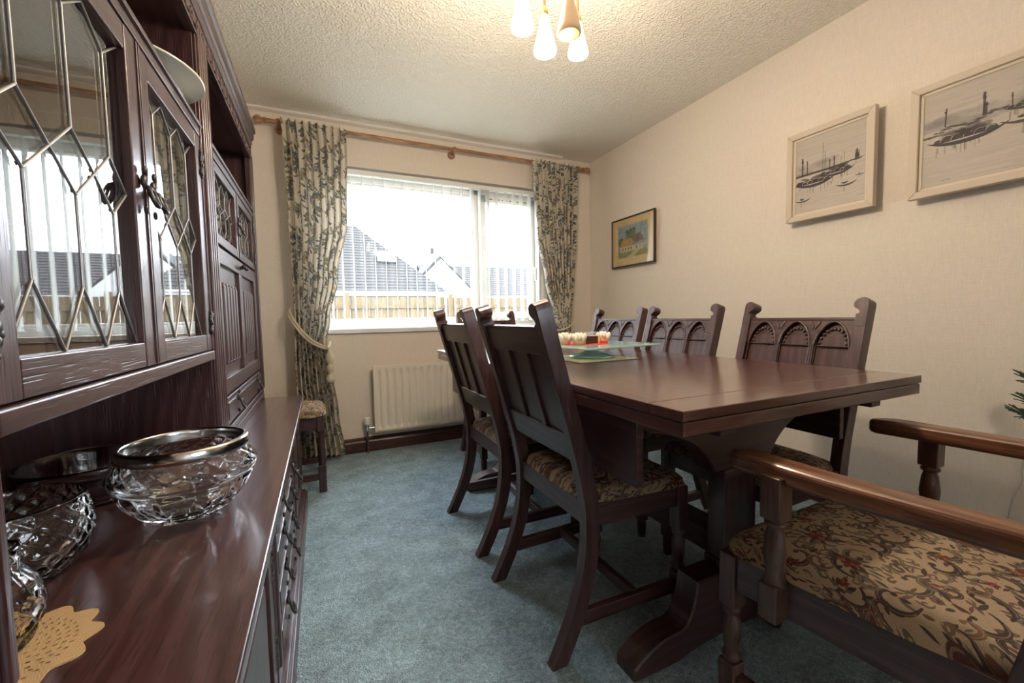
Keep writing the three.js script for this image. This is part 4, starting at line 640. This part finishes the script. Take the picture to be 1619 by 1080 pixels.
const artA = boats(77, 700, 820, ({ c, junk, sampan, mast, smear, ink, W, H }) => {
  for (let k = 0; k < 40; k++) { c.fillStyle = `rgba(118,111,108,${rr(.08, .2)})`; c.beginPath(); c.ellipse(W * rr(.0, .6), H * rr(.36, .48), rr(30, 90), rr(10, 30), 0, 0, 7); c.fill(); }
  c.fillStyle = ink(.85); c.beginPath(); c.moveTo(0, H * .475); c.lineTo(W * .5, H * .47); c.lineTo(W * .97, H * .455); c.lineTo(W * .6, H * .495); c.lineTo(0, H * .50); c.fill();
  for (const [x, h, w] of [[.13, .24, 15], [.20, .19, 9], [.42, .36, 3], [.45, .25, 4], [.51, .13, 9], [.57, .15, 11], [.70, .17, 3], [.66, .12, 3]]) mast(W * x, H * .50, H * h, w);
  smear(W * .86, H * .41, 26, 46, .95); sampan(W * .86, H * .465, 110);
  junk(W * .60, H * .56, 330); junk(W * .30, H * .62, 400); sampan(W * .73, H * .73, 190); sampan(W * .14, H * .81, 170); sampan(W * .90, H * .655, 90);
});
const artB = boats(178, 980, 800, ({ c, junk, sampan, mast, smear, ink, W, H }) => {
  for (let k = 0; k < 46; k++) { c.fillStyle = `rgba(112,107,108,${rr(.08, .2)})`; c.beginPath(); c.ellipse(W * rr(.0, .7), H * rr(.3, .42), rr(40, 120), rr(12, 40), 0, 0, 7); c.fill(); }
  for (let k = 0; k < 26; k++) { const t = k / 26; smear(W * t, H * (.455 - .13 * t + .02 * Math.sin(k)), 46, 10, .55); }
  for (const [x, h, w] of [[.15, .18, 9], [.36, .22, 14], [.37, .12, 20], [.50, .13, 7], [.56, .15, 8], [.62, .12, 8], [.75, .2, 4], [.86, .16, 5]]) mast(W * x, H * .40, H * h, w);
  junk(W * .60, H * .42, 270); junk(W * .27, H * .56, 430); smear(W * .25, H * .50, 60, 50, .95); sampan(W * .58, H * .535, 260); sampan(W * .84, H * .70, 270); sampan(W * .80, H * .50, 140);
  c.strokeStyle = 'rgba(50,44,44,.8)'; c.lineWidth = 3; c.beginPath(); c.moveTo(W * .14, H * .93); c.lineTo(W * .19, H * .925); c.stroke();
});
const artC = canvasTex(760, 560, (c, W, H) => {
  seed = 311; c.fillStyle = '#cbb488'; c.fillRect(0, 0, W, H); const x0 = 110, y0 = 84, w = W - 220, h = H - 180; c.save(); c.beginPath(); c.rect(x0, y0, w, h); c.clip();
  c.fillStyle = '#7f9db4'; c.fillRect(x0, y0, w, h); for (let k = 0; k < 30; k++) { c.fillStyle = `rgba(190,205,210,${rr(.1, .3)})`; c.beginPath(); c.ellipse(rr(x0, x0 + w), rr(y0, y0 + h * .4), rr(20, 70), rr(6, 18), 0, 0, 7); c.fill(); }
  for (let k = 0; k < 60; k++) { c.fillStyle = ['#4c6640', '#5d7a4a', '#3f5639'][k % 3]; c.beginPath(); c.arc(x0 + w * .44 + rr(-75, 75), y0 + h * .30 + rr(-60, 60), rr(10, 24), 0, 7); c.fill(); }
  c.fillStyle = '#54604a'; c.beginPath(); c.arc(x0 + 50, y0 + h * .5, 55, 0, 7); c.fill();
  c.fillStyle = '#6b5660'; c.beginPath(); c.moveTo(x0 + w * .5, y0 + h * .36); c.lineTo(x0 + w * .78, y0 + h * .30); c.lineTo(x0 + w * .88, y0 + h * .55); c.lineTo(x0 + w * .55, y0 + h * .62); c.fill();
  c.fillStyle = '#b98f45'; c.beginPath(); c.moveTo(x0 + w * .02, y0 + h * .68); c.lineTo(x0 + w * .18, y0 + h * .42); c.lineTo(x0 + w * .46, y0 + h * .40); c.lineTo(x0 + w * .54, y0 + h * .66); c.fill();
  c.fillStyle = '#d9cfbb'; c.fillRect(x0 + w * .08, y0 + h * .66, w * .78, h * .16); c.fillStyle = '#3c3a3a'; for (const q of [.14, .24, .34, .44, .62, .74]) c.fillRect(x0 + w * q, y0 + h * .69, 22, 30);
  c.fillStyle = '#7e8a4e'; c.fillRect(x0, y0 + h * .82, w, h * .2); c.fillStyle = '#c7b98e'; c.beginPath(); c.moveTo(x0 + w * .3, y0 + h); c.lineTo(x0 + w * .95, y0 + h * .6); c.lineTo(x0 + w, y0 + h * .66); c.lineTo(x0 + w * .55, y0 + h); c.fill(); c.restore();
  c.fillStyle = 'rgba(150,140,118,.30)'; c.fillRect(x0, y0, w, h); for (let k = 0; k < 400; k++) { c.fillStyle = `rgba(${rnd() < .5 ? '60,60,50' : '220,215,190'},${rr(.05, .16)})`; c.fillRect(rr(x0, x0 + w - 20), rr(y0, y0 + h - 6), rr(6, 24), rr(3, 9)); }
  c.strokeStyle = '#a88f62'; c.lineWidth = 3; c.strokeRect(x0 - 6, y0 - 6, w + 12, h + 12);
});
for (const t of [artA, artB, artC]) t.wrapS = t.wrapT = THREE.ClampToEdgeWrapping;
seed = 4242;
const frameWood = std({ color: lin(.58, .49, .39), roughness: .6 }), linen = std({ color: lin(.66, .58, .46), roughness: .9 });
picture('harbour_painting', 'grey harbour boat painting in a pale wooden frame, left of the pair', .385, .447, 1.691, -1.232, .028, .032, frameWood, std({ map: artA, roughness: .6 }), linen);
picture('harbour_painting', 'grey harbour boat painting in a pale wooden frame, cut by the right edge', .56, .448, 1.682, -.638, .028, .032, frameWood, std({ map: artB, roughness: .6 }), linen);
{
  const p = picture('cottage_picture', 'small framed cottage picture behind glass near the window corner', .505, .400, 1.596, -2.668, .011, .018, std({ color: lin(.035, .022, .018), roughness: .4 }), std({ map: artC, roughness: .7 }));
  part('picture_glass', bx(.485, .38, .002, 0, 0, .0125, 0), M.glass, p);
}
// ---------------------------------------------------------------- hanging lamp
{
  const cz = -1.2, p = thing('pendant_lamp', 'brass multi arm ceiling lamp with small frosted cone shades', 'lamp', [.745, RH, cz]);
  part('ceiling_rose', lathe([[0, 0], [.075, 0], [.078, -.012], [.06, -.028], [.02, -.036], [.012, -.05], [0, -.05]], 32), M.brass, p);
  const shade = [[.011, .0], [.0145, -.004], [.0165, -.02], [.0245, -.055], [.0335, -.092], [.0365, -.106], [.0345, -.113], [.030, -.1135], [.0325, -.106], [.030, -.092], [.021, -.055], [.013, -.02], [.010, -.004]];
  const frost = phy({ color: lin(.85, .76, .62), roughness: .9, transmission: .4, thickness: 0 }), glow = std({ color: lin(.9, .85, .75), emissive: lin(1, .80, .52), emissiveIntensity: 3.2, roughness: .6 }), bulbOff = std({ color: lin(.8, .7, .5), roughness: .4 });
  for (const [wx, wy, wz, lit] of [[.608, 1.890, -1.20, 1], [.688, 1.838, -1.20, 1], [.705, 1.832, -1.085, 0], [.868, 1.918, -1.28, 1]]) {
    const x = wx - .745, y = wy + .1135 - RH, z = wz - cz, tp = y + .01;
    const arm = part('arm', [tube([[0, -.03, 0], [x * .35, -.028, z * .35], [x * .8, -.05, z * .8], [x, -.11, z], [x, -.16, z]], .004, 24, 8), rod([x, -.16, z], [x, tp, z], .0042, 8), lathe([[.0045, .022], [.007, .015], [.012, .004], [.0125, -.006], [.010, -.008]], 14).translate(x, tp, z)], M.brass, p);
    part('shade', lathe(shade, 28).translate(x, y, z), lit ? glow : frost, arm, lit ? 'glowing frosted glass cone' : 'unlit frosted glass cone');
    if (lit) { const l = new THREE.PointLight(lin(1, .83, .64), LAMP); l.position.set(x, y - .07, z); l.castShadow = true; l.shadow.radius = 1.4; p.add(l); }
    else part('bulb', lathe([[0, -.07], [.008, -.066], [.009, -.05], [.006, -.03], [.006, -.01]], 12).translate(x, y, z), bulbOff, arm);
  }
}
// ---------------------------------------------------------------- right edge: leafy sprigs in a pot and a thin cord
{
  const p = thing('potted_fir', 'dark green needled sprigs reaching in at the right edge by the wall', 'plant', [2.19, 0, -.36]);
  part('pot', lathe([[0, 0], [.075, 0], [.08, .01], [.105, .18], [.112, .185], [.112, .205], [.098, .205], [.092, .18], [0, .17]], 28), std({ color: lin(.25, .12, .08), roughness: .8 }), p);
  const green = std({ color: lin(.035, .065, .04), roughness: .8 }), bark = std({ color: lin(.08, .05, .035), roughness: .9 });
  part('stem', [rod([0, .16, 0], [0, .80, 0], .008)], bark, p);
  for (const [y, a, L, up] of [[.665, 1.57, .175, .085], [.60, 1.50, .17, .07], [.555, 1.68, .175, .075], [.70, .4, .12, .1], [.60, 2.9, .12, .1], [.5, 4.4, .16, .08], [.66, 5.2, .12, .1], [.42, .1, .12, .1], [.4, 3.2, .12, .1]]) {
    const dx = Math.cos(a) * L, dz = -Math.sin(a) * L, gs = []; for (let k = 0; k < 90; k++) { const t = .25 + .75 * rnd(), q = rr(0, 6.28), c = [dx * t, y + up * t, dz * t]; gs.push(rod(c, [c[0] + dx * .18 + .024 * Math.cos(q), c[1] + .012 + .024 * Math.sin(q), c[2] + dz * .18 + .02 * Math.cos(q + 1)], .0019, 4)); }
    const b = part('branch', rod([0, y, 0], [dx, y + up, dz], .004, 6), bark, p); part('needles', gs, green, b).userData.kind = 'stuff';
  }
  single('thin_cord', tube([[2.337, .72, -.50], [2.338, .50, -.565], [2.338, .404, -.583], [2.338, .36, -.580], [2.338, .30, -.592], [2.338, .24, -.604], [2.338, .187, -.612], [2.330, .13, -.645], [2.318, .06, -.66]], .0022, 60, 6), std({ color: lin(.55, .54, .5), roughness: .6 }), 'thin pale cord hanging down the right wall behind the armchair', 'cord');
}
renderer.render(scene, camera);
